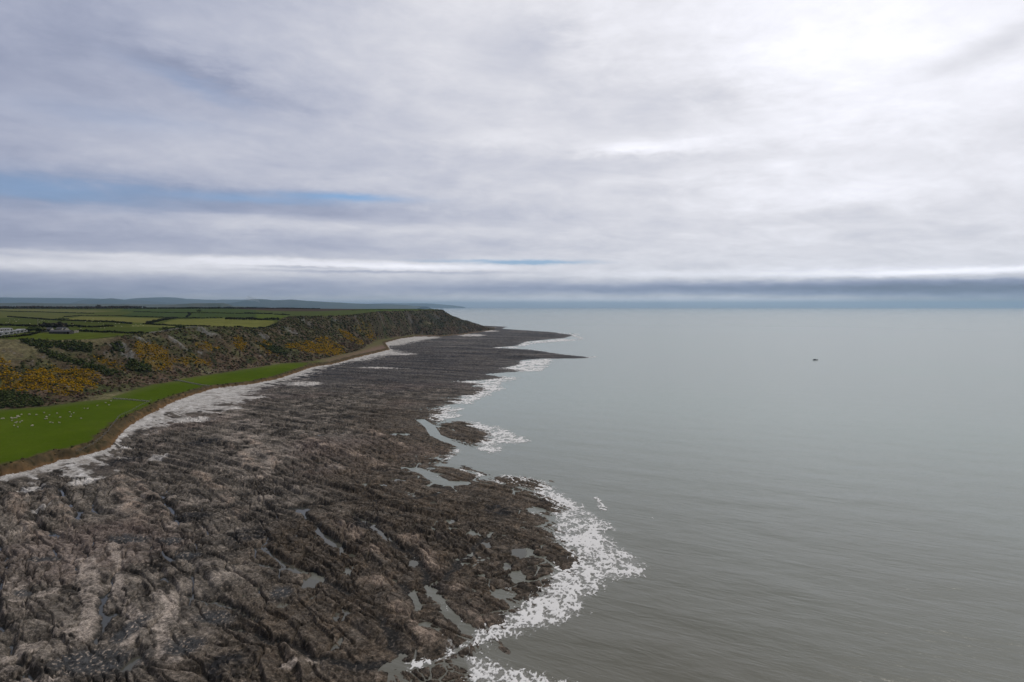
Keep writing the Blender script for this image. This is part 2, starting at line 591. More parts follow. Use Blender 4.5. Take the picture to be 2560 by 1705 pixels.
# ---- relief of the wave-cut rock platform: tilted beds, joints, ledges, boulders
phi = np.radians(np.interp(GY, [100, 220, 420, 650, 950, 1300], [50, 47, 40, 28, 6, -2]))
a_ = np.tan(phi)
S = (GY + a_ * (GX + 60)) / np.sqrt(1 + a_ * a_)
T = (GX - a_ * (GY - 400)) / np.sqrt(1 + a_ * a_)
warp = fbm(GX / 80, GY / 80, 2, 61) * 15 + fbm(GX / 22, GY / 22, 3, 62) * 2.4
Sw = S + warp
mod = fbm(GX / 45, GY / 45, 2, 63)


def saw(t, w=0.82):
    f = t - np.floor(t)
    return np.where(f < w, f / w, 1 - (f - w) / (1 - w)) - 0.5


k1 = np.floor(Sw / 19.0)
def gully(t, c=.90, w=.06):
    f = t - np.floor(t)
    return np.exp(-((f - c) / w) ** 2)


def crack(e, w):
    return 1 - sstep(.25 * w, w, e)


big = sstep(-0.35, 0.25, fbm(GX / 55, GY / 55, 2, 68))
near = np.clip(1.35 - GR / 700, 0.15, 1)
e1, e2, eid = worley(T / 16 + fbm(GX / 20, GY / 20, 3, 166) * 0.5, Sw / 9.0, 167)
f1, f2, cid = worley(T / 5.2 + fbm(GX / 9, GY / 9, 3, 66) * 0.5, Sw / 2.9 + fbm(GX / 5, GY / 5, 2, 266) * .25, 67)
g1, g2, gid = worley(T / 1.9 + fbm(GX / 4, GY / 4, 2, 69) * 0.4, Sw / 1.15, 70)
edge = f2 - f1
# every joint block is shifted a little, so the bed edges break along the joints
S2 = Sw + (eid - .5) * 1.8 + (cid - .5) * 1.0 * (.4 + .6 * big) + (gid - .5) * .35
t1 = S2 / 19.0 + 0.12 * mod
t2 = S2 / 6.3 + 0.25 * mod + 3.1
t3 = S2 / 2.3
k_m = np.clip(mod + 0.55, 0.1, 1.1)
m2_ = np.clip(0.65 + fbm(GX / 30, GY / 30, 2, 64) * 1.6, 0.15, 1.4)
R = -saw(t1, .93) * 1.35 * k_m - gully(t1, .955, .03) * .8 * k_m
R += -saw(t2, .90) * .85 * m2_ - gully(t2, .95, .04) * .4 * m2_
R += -saw(t3, .86) * 0.30 * (GR < 900)
R += -crack(e2 - e1, .07) * 1.2
R += ((cid - 0.5) * 0.25 - crack(edge, .15) * 1.0) * (0.25 + 0.75 * big)
R += ((gid - 0.5) * 0.10 - crack(g2 - g1, .20) * 0.30) * near * sstep(-0.3, 0.3, fbm(GX / 24, GY / 24, 2, 71))
R += fbm(GX / 75, GY / 75, 2, 76) * 0.6 + fbm(GX / 6, GY / 6, 3, 72) * 0.22 + fbm(GX / 1.5, GY / 1.5, 2, 79) * .13 * near + .30
bed = np.sin(np.floor(t2) * 12.9898 + np.floor(t1) * 4.1) * 43758.5453
bed = bed - np.floor(bed)
bed3 = np.sin(np.floor(t3) * 78.233 + np.floor(T / 14) * 3.7) * 24634.6345
bed3 = bed3 - np.floor(bed3)


def px_blobs(lst, z, k=1.0):
    """soft elliptical patches given by their place and extent in the survey photo"""
    out = np.zeros(len(GX))
    wx = GX + fbm(GX / 5, GY / 5, 3, 91) * 3.0 * np.clip(GR / 300, .5, 2)
    wy = GY + fbm(GX / 5 + 9, GY / 5, 3, 92) * 3.0 * np.clip(GR / 300, .5, 3)
    for (u, v, ru, rv) in lst:
        c = np.array(at(u, v, z))
        e1 = np.array(at(u + ru, v, z)) - c
        y1 = at(u, v - rv, z)[1] - c[1]
        q = ((wx - c[0]) / e1[0]) ** 2 + ((wy - c[1]) / y1) ** 2
        out = np.maximum(out, 1 - q)
    return np.clip(out * k, 0, 1)


POOLS = [(902, 1069, 24, 4), (858, 1079, 30, 5), (802, 1083, 14, 4), (983, 1080, 16, 6), (1012, 1078, 16, 4), (782, 1117, 11, 4), (913, 1200, 16, 7), (993, 1189, 28, 6), (958, 1200, 19, 4),
         (959, 1228, 13, 6), (690, 1236, 19, 6), (752, 1269, 46, 9), (1086, 1245, 14, 4), (1036, 1304, 10, 10), (1130, 1288, 12, 10), (1126, 1311, 19, 6),
         (1182, 1320, 14, 8), (1212, 1348, 15, 7), (832, 1346, 13, 8), (883, 1374, 12, 9), (948, 1372, 20, 7), (875, 1410, 14, 14), (1032, 1394, 14, 10),
         (780, 1440, 26, 20), (855, 1517, 26, 16), (1060, 1543, 18, 9), (843, 1590, 12, 20), (777, 1478, 14, 12), (990, 1437, 10, 8), (1257, 1466, 40, 15),
         (1294, 1427, 22, 18), (1265, 1400, 14, 12), (1305, 1366, 34, 13), (1203, 1422, 14, 6), (1340, 1262, 26, 8), (1214, 1349, 14, 5), (411, 1436, 26, 8),
         (594, 1404, 19, 10), (606, 1482, 20, 14), (145, 1499, 18, 7), (143, 1330, 28, 14), (930, 1215, 10, 4), (1075, 1200, 12, 5), (655, 1235, 14, 3), (795, 1153, 22, 6),
         (830, 1275, 14, 5), (1010, 1268, 22, 3), (900, 1340, 12, 5), (700, 1500, 26, 14), (255, 1400, 6, 14), (280, 1530, 14, 12), (50, 1545, 18, 16), (520, 1205, 18, 10),
         (1090, 1440, 8, 8), (1162, 1395, 12, 6), (1075, 1345, 12, 5), (330, 1640, 14, 26), (960, 1140, 26, 3), (1010, 1160, 22, 3), (905, 1130, 16, 4)]
nzx, nzy = fbm(GX / 3, GY / 3, 2, 191) * .9, fbm(GX / 3, GY / 3, 2, 192) * .9
pool = px_blobs(POOLS, 2.0, 1.6)
SILT = [(110, 1395, 55, 9), (320, 1345, 70, 12), (430, 1345, 40, 10), (250, 1640, 130, 40), (470, 1380, 40, 9), (540, 1530, 60, 22), (60, 1480, 30, 10), (460, 1600, 60, 30), (700, 1470, 30, 20), (330, 1560, 30, 40)]
silt = px_blobs(SILT, 2.5, 1.3)
SLABS = [(30, 1480, 16, 18), (110, 1480, 28, 14), (20, 1460, 16, 10), (70, 1615, 36, 18), (160, 1570, 30, 12), (318, 1620, 16, 16),
         (215, 1395, 28, 6), (300, 1405, 18, 6), (30, 1665, 30, 18), (440, 1640, 30, 10), (725, 1640, 26, 12), (780, 1630, 20, 10), (100, 1690, 80, 10)]
STRIPS = [([(216, 1405), (222, 1450), (233, 1500), (236, 1540), (216, 1582)], 2.7), ([(300, 1438), (290, 1470), (310, 1505), (340, 1538)], 1.5), ([(392, 1478), (428, 1500), (424, 1545), (394, 1562)], 1.7),
          ([(405, 1572), (412, 1600), (402, 1630)], 1.3), ([(325, 1545), (335, 1580), (318, 1600)], 1.3), ([(20, 1640), (60, 1625), (100, 1600)], 1.5), ([(50, 1480), (40, 1500)], 1.8), ([(280, 1360), (300, 1410)], 1.3)]
slab = px_blobs(SLABS, 2.5, 2.0)
for p, w_ in STRIPS:
    d_ = seg_dist(GP + np.c_[nzx, nzy], [at(u, v, 2.4) for u, v in p], closed=False)
    slab = np.maximum(slab, 1 - sstep(.8, 1.05, d_ / w_))
PALE = [(655, 1125, 60, 24), (690, 1150, 60, 12), (720, 1120, 40, 10), (630, 1150, 40, 20), (640, 1185, 50, 22), (610, 1095, 60, 16), (580, 1160, 70, 24), (160, 1280, 16, 36), (330, 1260, 14, 50),
        (380, 1270, 12, 40), (90, 1310, 30, 40), (830, 1165, 50, 5), (560, 1040, 60, 12), (620, 1060, 60, 12)]
pale = px_blobs(PALE, 2.5, 1.5)
DARKP = [(308, 1158, 44, 26), (610, 1062, 36, 13), (100, 1230, 34, 12), (510, 1105, 40, 14), (860, 1040, 32, 5), (620, 1330, 60, 20), (1100, 1440, 30, 40), (560, 1650, 60, 40), (950, 1635, 130, 10), (30, 1250, 24, 18),
         (480, 1290, 70, 14), (900, 1300, 60, 20), (1250, 1260, 50, 16)]
darkp = px_blobs(DARKP, 2.5, 1.5)
N0 = len(GX)
CH = np.array([at(u, v, 1.0) for u, v in [(745, 1285), (830, 1345), (900, 1300), (960, 1340), (1040, 1400), (1075, 1460), (1120, 1520)]])
chan = np.maximum(1 - seg_dist(GP, CH[[0, 1]], closed=False) / 2.0, 1 - seg_dist(GP, CH[2:], closed=False) / 2.2)
chan = np.clip(chan, 0, 1) * .35
LG = np.array([at(u, v, 1.0) for u, v in [(640, 1140), (700, 1150), (790, 1160), (871, 1176), (960, 1180), (1040, 1176)]])
sdl = seg_dist(GP, LG, closed=False)
wv2 = np.c_[fbm(GX / 8, GY / 8, 3, 94), fbm(GX / 8, GY / 8, 3, 93)] * 2.6
RIDGES = [[(120, 1235), (150, 1275), (180, 1322)], [(292, 1203), (320, 1255), (352, 1308)], [(338, 1205), (385, 1250), (412, 1300)], [(28, 1245), (60, 1300), (98, 1352)],
          [(560, 1108), (620, 1150), (655, 1200)], [(760, 1088), (840, 1120), (930, 1145), (980, 1166)], [(850, 1058), (930, 1076), (1000, 1108), (1090, 1130)], [(600, 1090), (660, 1120), (700, 1165)],
          [(1010, 1330), (1080, 1400), (1150, 1470), (1200, 1530)], [(930, 1430), (1000, 1500), (1060, 1580)], [(480, 1180), (560, 1230), (600, 1290)], [(820, 1290), (900, 1340), (960, 1400)]]
GULLY = [[(746, 1272), (803, 1321), (860, 1362)], [(885, 1275), (994, 1351), (1035, 1379), (1075, 1455), (1110, 1500), (1165, 1562)], [(1008, 1447), (1043, 1504)], [(844, 1640), (940, 1648), (1065, 1637)],
         [(948, 1528), (1005, 1621)], [(640, 1062), (684, 1049), (770, 1057)], [(787, 1133), (871, 1163), (1043, 1172)], [(385, 1225), (430, 1272), (455, 1308)], [(150, 1225), (185, 1275), (200, 1300)],
         [(640, 1400), (780, 1420), (880, 1470)], [(1100, 1223), (1000, 1240), (880, 1246), (760, 1262), (640, 1275), (520, 1270)], [(1230, 1320), (1150, 1390), (1110, 1440)], [(560, 1560), (700, 1590), (830, 1640)],
         [(470, 1480), (560, 1500), (640, 1540)], [(255, 1480), (262, 1540), (250, 1590)]]
rd = np.full(N0, 1e9)
for p in RIDGES:
    rd = np.minimum(rd, seg_dist(GP + wv2, [at(u, v, 2.2) for u, v in p], closed=False))
gd = np.full(N0, 1e9)
for p in GULLY:
    gd = np.minimum(gd, seg_dist(GP + wv2, [at(u, v, 1.8) for u, v in p], closed=False))
rdg = np.exp(-(rd / 2.6) ** 2)
gul = np.exp(-(gd / 1.15) ** 2)
R = R * (1 - 0.75 * silt) - silt * 0.22
R = R * (1 - 0.6 * slab) + slab * 0.25
R = R - pool * 1.25 - chan * 1.1 + pale * 0.25 + np.exp(-(sdl / 3.5) ** 2) * 0.5 + rdg * .85 - gul * 1.5
rockw = sstep(1.5, -3.0, be)                                      # 1 on rock, 0 on shingle
seaw = np.clip(1 + sh / 22.0, 0, 1) * np.where(sh < 0, 1, 1)
islm = sstep(-2, 4, M['isl'])
R = R * np.clip(0.55 + sh / 60, 0.45, 1.0)
base_off = np.where(sh > -30, 0.14 + 0.25 * islm, 0)
GZ = GZ + rockw * (R * seaw + base_off)
for p in ([(1052, 1050), (1074, 1066), (1088, 1087), (1118, 1103), (1170, 1120)], [(1040, 1173), (1072, 1186), (1108, 1208), (1158, 1209)]):
    d_ = seg_dist(GP + wv2 * .3, [at(u, v, 0) for u, v in p], closed=False)
    GZ = np.minimum(GZ, np.where(d_ < 5.5, -.55 + np.maximum(d_ - 2.6, 0) * .9, 99))
    sh = np.where(d_ < 6, np.minimum(sh, 3), sh)
dry = (sh > 6.5) & (pool < .05)
GZ = np.where(dry, np.maximum(GZ, .10 + .06 * perlin(GX / 1.3, GY / 1.3, 77)), GZ)
beachw = (1 - rockw) * (ba < 0)
GZ = GZ + beachw * (fbm(GX / 7, GY / 7, 3, 95) * 0.35 + perlin(GX / .9, GY / .9, 96) * 0.08 + np.abs(fbm(GX / 2.5, GY / 2.5, 2, 97)) * 0.25)
bankm = sstep(-1, 0.5, ba) * sstep(11, 5, ba) * (fo < 0)
GZ = GZ + bankm * (fbm(GX / 3.5, GY / 3.5, 3, 98) * 1.3)
slope_on = (fo > 0) & (pl < 0)
GZ = GZ + slope_on * np.clip(fo / 6, 0, 1) * (np.abs(fbm(GX / 5, GY / 5, 3, 99)) * 1.4 + fbm(GX / 2, GY / 2, 2, 100) * 0.4)

# ---- albedo of every ground point
def C3(r, g, b):
    return np.array([r, g, b])


def mixn(c, new, w):
    return c * (1 - w[:, None]) + np.asarray(new) * w[:, None]


N = len(GX)
nA = fbm(GX / 35, GY / 35, 4, 111)
nB = fbm(GX / 9, GY / 9, 4, 112)
nC = fbm(GX / 2.2, GY / 2.2, 3, 113)
nD = fbm(GX / 90, GY / 90, 3, 114)
nL = fbm(T / 60, Sw / 3.8, 4, 115)                                # bands along the beds
rock = np.tile(C3(.080, .070, .060), (N, 1))
rock = mixn(rock, (.160, .139, .120), sstep(-.05, .5, nB + nL * .7 + .25 * nA))
rock = mixn(rock, (.022, .019, .016), sstep(.0, .35, nL - nB * .6 + .2 * nC) * .9)
rock = mixn(rock, (.018, .016, .014), sstep(.08, .42, fbm(GX / 14, GY / 14, 5, 116)) * .85)
rock = rock * (.62 + .62 * bed + .30 * bed3)[:, None]
rock = mixn(rock, (.140, .104, .094), sstep(.0, .5, nD + .3 * nB) * .45)   # pinkish barnacle zone
weedzone = sstep(70, 18, sh + nA * 30) * sstep(600, 330, GR) * .95
uvw = px_blobs([(1050, 1450, 330, 210), (900, 1600, 280, 90), (1250, 1350, 150, 130), (800, 1350, 200, 80), (1000, 1330, 180, 60), (1050, 1110, 110, 50), (1000, 1250, 160, 40)], 1.5, 1.6)
weedzone = np.maximum(weedzone, uvw * .9)
rock = mixn(rock, C3(.054, .040, .028) * (.6 + .5 * cid + .4 * bed)[:, None], np.clip(weedzone * (.70 + .9 * nB + .5 * nC), 0, .95))
rock = mixn(rock, (.020, .017, .013), np.clip(weedzone * sstep(.0, .35, nC + .5 * nL) * .85, 0, 1))
rock = mixn(rock, (.15, .118, .09), np.clip(weedzone * sstep(.2, .5, fbm(GX / 3.1, GY / 3.1, 4, 118)) * .6, 0, 1))
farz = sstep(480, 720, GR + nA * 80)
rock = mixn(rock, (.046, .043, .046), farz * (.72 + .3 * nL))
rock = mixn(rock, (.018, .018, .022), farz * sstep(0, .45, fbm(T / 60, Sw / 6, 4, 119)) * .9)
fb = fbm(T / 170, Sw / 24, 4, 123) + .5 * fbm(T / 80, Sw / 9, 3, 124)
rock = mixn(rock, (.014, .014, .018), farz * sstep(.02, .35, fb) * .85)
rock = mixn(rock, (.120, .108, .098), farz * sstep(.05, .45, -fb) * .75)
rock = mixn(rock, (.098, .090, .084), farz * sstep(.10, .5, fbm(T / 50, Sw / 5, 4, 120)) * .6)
rock = mixn(rock, (.013, .013, .014), darkp * sstep(-.35, .1, nB + nC * .4) * .95)
rock = mixn(rock, (.25, .218, .192), np.clip(pale * (.35 + 1.2 * nB + .8 * nL), 0, .9))
rock = mixn(rock, (.25, .215, .188), np.clip(slab * (.85 + 1.1 * nC + .5 * nB - .6 * (1 - sstep(.03, .2, g2 - g1))), 0, 1) * .9)
rock = mixn(rock, (.034, .036, .039), np.clip(silt * (.95 + .8 * nB), 0, .9))
rock = mixn(rock, (.24, .19, .155), np.clip(rdg * (.35 + 1.5 * nB + .8 * nC), 0, .85))
rock = mixn(rock, (.012, .012, .012), np.clip(gul * 1.2, 0, 1) * .9)
spk = sstep(.33, .5, perlin(GX / .7, GY / .7, 121)) * (GR < 420)
rock = mixn(rock, (.30, .25, .21), spk * (.34 + .45 * silt) * (1 - .5 * weedzone))
beachc = np.tile(C3(.46, .445, .43), (N, 1))
beachc = mixn(beachc, (.27, .25, .23), sstep(-.05, .45, nB + .4 * nC))
beachc = mixn(beachc, (.58, .565, .56), sstep(.1, .5, fbm(GX / 5, GY / 5, 3, 122)))
beachc = mixn(beachc, (.13, .12, .115), sstep(.22, .42, nC + .35 * nB) * sstep(14, 0, be) * .9)
strm = sstep(-.15, .15, be / (16.0 + 10 * sstep(280, 340, GR)) + nB * 1.3 + nL * 1.0 + nC * .35 + .10 - .50 * sstep(250, 330, GR))
ground = mixn(rock, beachc, strm * sstep(-12, -4, be))
ground = np.where((be > 3)[:, None], mixn(rock, beachc, np.clip(strm + sstep(14, 30, be) + sstep(-7, -2, ba), 0, 1)), ground)
# stray drifts of shingle lying among the ledges
drift = px_blobs([(955, 919, 72, 1.6), (620, 995, 50, 4), (480, 1050, 60, 8), (560, 1022, 60, 6), (215, 1205, 40, 10), (70, 1225, 26, 10), (100, 1270, 20, 8), (395, 1145, 26, 8), (760, 960, 50, 6),
                  (1180, 838, 40, 3), (1220, 828, 30, 2), (1045, 845, 60, 4), (1000, 886, 50, 3)], 3.2, 1.4)
ground = mixn(ground, (.46, .44, .425), np.clip(drift * (1.0 + 1.5 * nB + .5 * nC), 0, 1) * (ba < 0) * .9)
# terrace: sheep-cropped turf, brown bank
turf = np.tile(C3(.059, .094, .006), (N, 1))
turf = mixn(turf, (.092, .128, .012), sstep(-.2, .5, fbm(GX / 60, GY / 60, 3, 131)) * .6)
turf = mixn(turf, (.075, .090, .022), sstep(.0, .5, fbm(GX / 6, GY / 6, 3, 132)) * .25)
turf = mixn(turf, (.10, .105, .045), sstep(10, 5, ba) * .35 + sstep(-14, -3, fo) * .35)
rough = np.tile(C3(.120, .110, .052), (N, 1))                      # unimproved grass further along
turf = mixn(turf, rough[0], sstep(0, 30, GX + 245 - (GY - 690) * .0 + nB * 6) * sstep(640, 720, GY) + sstep(735, 775, GY + nB * 10))
bankc = np.tile(C3(.080, .062, .036), (N, 1))
bankc = mixn(bankc, (.155, .105, .055), sstep(0, .5, nB))
bankc = mixn(bankc, (.045, .040, .022), sstep(.05, .45, nC))
bankc = mixn(bankc, (.17, .10, .05), sstep(2.5, .5, ba + nC) * .7)
terr = mixn(turf, bankc, np.clip(sstep(8.5, 5, ba + nB * 4 - 3.5 * np.exp(-(((GX + 185) / 40) ** 2 + ((GY - 330) / 60) ** 2))), 0, 1))
# hillside: dead bracken, rough grass, limestone crag
hill = np.tile(C3(.072, .055, .036), (N, 1))
hill = mixn(hill, (.095, .066, .047), sstep(.5, .1, fs + nA * .25) * .8)
hill = mixn(hill, (.055, .060, .026), sstep(-.1, .4, nA + nB * .5))
hill = mixn(hill, (.030, .034, .018), sstep(.0, .4, nB + .4 * nC))
hill = mixn(hill, (.120, .115, .060), sstep(.1, .5, fbm(GX / 28, GY / 28, 4, 141)) * .7)
hgr = px_blobs([(70, 905, 130, 26), (20, 890, 60, 26), (220, 900, 60, 10), (290, 930, 50, 12)], 28, 1.5)
hill = mixn(hill, (.150, .135, .075), np.clip(hgr * (.7 + nB), 0, .85))
GORSE = [[(0, 955), (63, 931), (120, 925), (180, 918), (245, 930), (238, 972), (190, 985), (150, 988), (109, 975), (50, 978), (0, 985)],
         [(0, 893), (15, 898), (30, 925), (70, 940), (30, 945), (0, 940)],
         [(336, 860), (380, 858), (417, 874), (427, 907), (405, 929), (368, 917), (345, 892)],
         [(395, 905), (430, 893), (510, 897), (530, 905), (505, 913), (450, 910), (410, 922)],
         [(480, 856), (520, 860), (552, 870), (545, 876), (500, 868)], [(583, 843), (612, 845), (613, 882), (592, 872)],
         [(648, 852), (668, 853), (700, 880), (697, 887), (672, 886), (652, 872)],
         [(715, 860), (750, 858), (776, 855), (817, 843), (860, 868), (857, 888), (800, 885), (765, 880), (721, 873)],
         [(848, 826), (870, 830), (914, 860), (898, 863), (862, 845)], [(884, 814), (900, 818), (948, 840), (925, 847), (900, 832)],
         [(240, 895), (290, 905), (320, 920), (300, 925), (250, 905)]]
GW = [hits(p) for p in GORSE]
hi_ = np.nonzero((fo > 0) & (pl < 10))[0]
gm = np.zeros(len(hi_), bool)
for w in GW:
    gm |= inside(GP[hi_] + np.c_[nB[hi_], nC[hi_]] * 14, w)
gmk = np.zeros(N)
gmk[hi_] = gm
hill = mixn(hill, (.150, .100, .016), gmk * np.clip(.45 + .9 * nC + .5 * nB, 0, .8))
cm = crag_mask(GP) * np.where(GR < 560, 1, sstep(.42, .62, fs + nB * .3)) * np.interp(GR, [850, 1100], [1, .62])
hill = mixn(hill, (.150, .146, .138), np.clip((cm - .3) * 2.4 * (.55 + 1.8 * nB + 1.4 * nC), 0, .85))
headd = sstep(1480, 1750, GR)
hill = mixn(hill, (.034, .034, .036), headd * sstep(-.25, .3, nA + nB * .4) * .8)
# plateau pasture, filled in field by field below
plat = np.tile(C3(.064, .076, .020), (N, 1))
FIELDS = [([(-300, 846), (0, 845), (30, 838), (100, 834), (200, 832.5), (330, 836), (345, 838), (245, 850), (136, 856), (82, 856), (0, 852), (-300, 850)], (.066, .085, .014)),
          ([(-300, 813), (0, 813), (95, 816), (230, 818), (370, 821), (400, 826), (330, 834), (200, 830), (0, 826), (-300, 824)], (.055, .070, .018)),
          ([(-300, 796), (0, 796), (35, 793), (110, 798), (205, 802), (330, 809), (290, 814), (230, 816), (95, 814), (0, 811), (-300, 809)], (.052, .064, .018)),
          ([(150, 800), (200, 791), (330, 794), (415, 796), (370, 808), (285, 804), (205, 801)], (.125, .125, .040)),
          ([(-300, 778), (0, 778), (100, 780), (190, 785), (300, 789), (190, 791), (150, 798), (60, 793), (0, 795), (-300, 795)], (.085, .092, .032)),
          ([(-300, 771), (0, 771.5), (120, 773), (300, 777.5), (200, 783), (100, 779), (0, 776.5), (-300, 776)], (.105, .108, .042)),
          ([(300, 778), (330, 769), (480, 769), (640, 774), (640, 783), (470, 781), (335, 779)], (.048, .068, .022)),
          ([(300, 789), (335, 780), (470, 782), (640, 784), (640, 795), (560, 793), (440, 794), (330, 793)], (.046, .066, .022)),
          ([(400, 811), (445, 798), (560, 796), (640, 799), (686, 803), (690, 812), (640, 822), (560, 816), (480, 814)], (.120, .125, .036)),
          ([(330, 812), (400, 813), (520, 817), (480, 818), (330, 816)], (.110, .120, .040)),
          ([(330, 817), (445, 820), (373, 833), (330, 832)], (.062, .078, .020)),
          ([(640, 785), (730, 789), (725, 796), (640, 796)], (.070, .095, .022)),
          ([(640, 766), (780, 770), (905, 774.5), (800, 778), (680, 777), (560, 771)], (.058, .042, .036)),
          ([(640, 778), (800, 778.5), (905, 775), (960, 773), (970, 779), (880, 788), (800, 790), (735, 790), (640, 784)], (.062, .078, .026)),
          ([(905, 774), (960, 771), (1060, 771), (1117, 775), (1027, 778), (960, 779)], (.060, .085, .022))]
FIELD_XY = []
plmask = pl > -6
idx = np.nonzero(plmask)[0]
for poly, c in FIELDS:
    w = hits(poly)
    FIELD_XY.append(w)
    ins = inside(GP[idx] + np.c_[nB[idx], nA[idx]] * 6, w)
    plat[idx[ins]] = np.asarray(c)
plat = 1.15 * plat * (1 + .22 * nB + .14 * nA)[:, None]
plat = mixn(plat, (.040, .042, .020), sstep(9, 2, pl + nB * 14) * .85)
hill = hill * 1.18
hf = sstep(-3, 2, fo + nB * 3)
allc = mixn(ground, terr, np.where(ba > 0, 1.0, 0.0))
allc = mixn(allc, hill, hf * (ba > 0))
allc = mixn(allc, plat, sstep(-2, 4, pl + nB * 6))
allc = np.where((be < 0)[:, None], allc * 1.26, allc)
allc = np.clip(allc, .006, .9)

# ------------------------------------------------------------------ materials
def principled(name, rough=.9, spec=.3):
    m = bpy.data.materials.new(name)
    m.use_nodes = True
    b = m.node_tree.nodes['Principled BSDF']
    b.inputs['Roughness'].default_value = rough
    b.inputs['Specular IOR Level'].default_value = spec
    return m, m.node_tree, b


def bump(nt, b, height, strength, dist, normal=None):
    n = nt.nodes.new('ShaderNodeBump')
    n.inputs['Strength'].default_value = strength
    n.inputs['Distance'].default_value = dist
    nt.links.new(height.s if isinstance(height, E) else height, n.inputs['Height'])
    nt.links.new(n.outputs[0], b.inputs['Normal'])
    return n


def ground_mat(name, scale, lo, hi, rough, bs, bd, spec=.1, grit=0.0):
    m, nt, b = principled(name, rough, spec)
    at_ = nt.nodes.new('ShaderNodeAttribute')
    at_.attribute_name = 'albedo'
    tc = nt.nodes.new('ShaderNodeTexCoord')
    a = noise(nt, tc.outputs['Object'], scale, 5, .65)
    c = noise(nt, tc.outputs['Object'], scale * .23, 4, .6)
    k = (a * .65 + c * .35).step(.30, .70) * (hi - lo) + lo
    if grit:
        g_ = noise(nt, tc.outputs['Object'], scale * 3.6, 4, .7)
        k = k * (g_.step(.32, .68) * (2 * grit) + (1 - grit))
        a = a + g_ * .35
    colr = mixc(nt, 1.0, at_.outputs['Color'], comb(nt, k, k, k), 'MULTIPLY')
    nt.links.new(colr, b.inputs['Base Color'])
    bump(nt, b, a, bs, bd)
    return m


MAT = {
    'rock': ground_mat('wet_limestone_platform', 1.1, .28, 1.72, .80, .9, .28, .12, .5),
    'shingle': ground_mat('pale_shingle', 1.4, .60, 1.40, .92, .9, .3, .1, .3),
    'turf': ground_mat('grazed_turf', .9, .84, 1.18, 1.0, .35, .12, 0),
    'hill': ground_mat('bracken_and_rough_grass', .5, .45, 1.55, 1.0, .9, .8, 0),
    'plat': ground_mat('plateau_pasture', .15, .84, 1.16, 1.0, .3, .2, 0),
}


def mesh_np(name, V, Fq, mat, attr=None, smooth=True, parent=None, link=True):
    me = bpy.data.meshes.new(name)
    nv, nf, k = len(V), len(Fq), Fq.shape[1]
    me.vertices.add(nv)
    me.vertices.foreach_set('co', np.ascontiguousarray(V, np.float32).ravel())
    me.loops.add(nf * k)
    me.loops.foreach_set('vertex_index', np.ascontiguousarray(Fq, np.int32).ravel())
    me.polygons.add(nf)
    me.polygons.foreach_set('loop_start', np.arange(0, nf * k, k, dtype=np.int32))
    me.update(calc_edges=True)
    me.polygons.foreach_set('use_smooth', np.full(nf, smooth))
    if attr is not None:
        for an, av in attr.items():
            if av.ndim == 2:
                ca = me.color_attributes.new(an, 'FLOAT_COLOR', 'POINT')
                ca.data.foreach_set('color', np.c_[av, np.ones(len(av))].astype(np.float32).ravel())
            else:
                fa = me.attributes.new(an, 'FLOAT', 'POINT')
                fa.data.foreach_set('value', av.astype(np.float32))
    if mat is not None:
        me.materials.append(mat)
    o = bpy.data.objects.new(name, me)
    if link:
        col.objects.link(o)
    if parent is not None:
        o.parent = parent
    return o


def grid_faces(nr, na):
    i = np.arange(nr - 1)[:, None] * na + np.arange(na - 1)[None]
    return np.stack([i, i + 1, i + na + 1, i + na], -1).reshape(-1, 4)


def submesh(name, V, Fq, sel, mat, attr):
    f = Fq[sel]
    used, inv = np.unique(f, return_inverse=True)
    return mesh_np(name, V[used], inv.reshape(-1, 4), mat, {k: a[used] for k, a in attr.items()})


GV = np.c_[GX, GY, GZ]
FQ = grid_faces(NR, NA)
v0 = FQ[:, 0]
reg = np.full(N, 0)
reg[be + nB * 6 > 0] = 1
reg[ba > 0] = 2
reg[(fo > 0) & (ba > 0)] = 3
reg[pl > 0] = 4
keep = (sh > -45)
fr = np.where(keep[v0], reg[v0], -1)
for k, (nm, mt) in enumerate([('rock_shore', 'rock'), ('shingle_beach', 'shingle'), ('terrace_field', 'turf'), ('hillside', 'hill'), ('plateau_field', 'plat')]):
    o = submesh(nm, GV, FQ, fr == k, MAT[mt], {'albedo': allc})
    o['kind'] = 'structure'

# ------------------------------------------------------------------ sea
SAZ = np.radians(np.arange(-70, 70.01, 0.16))
SR = np.exp(np.arange(math.log(55), math.log(60000), 0.0085))
sr, sa = np.meshgrid(SR, SAZ, indexing='ij')
SX, SY = (sr * np.sin(sa)).ravel(), (sr * np.cos(sa)).ravel()


def sea_wave(X, Y):
    amp = np.clip(1.2 - np.hypot(X, Y) / 1500, 0, 1)
    w = X * .45 + Y * .89
    return amp * (.16 * np.sin(w / 3.9 + 2.5 * fbm(X / 40, Y / 40, 2, 201)) * (.5 + fbm(X / 25, Y / 25, 2, 202)) + .12 * fbm(X / 9, Y / 5, 2, 203))


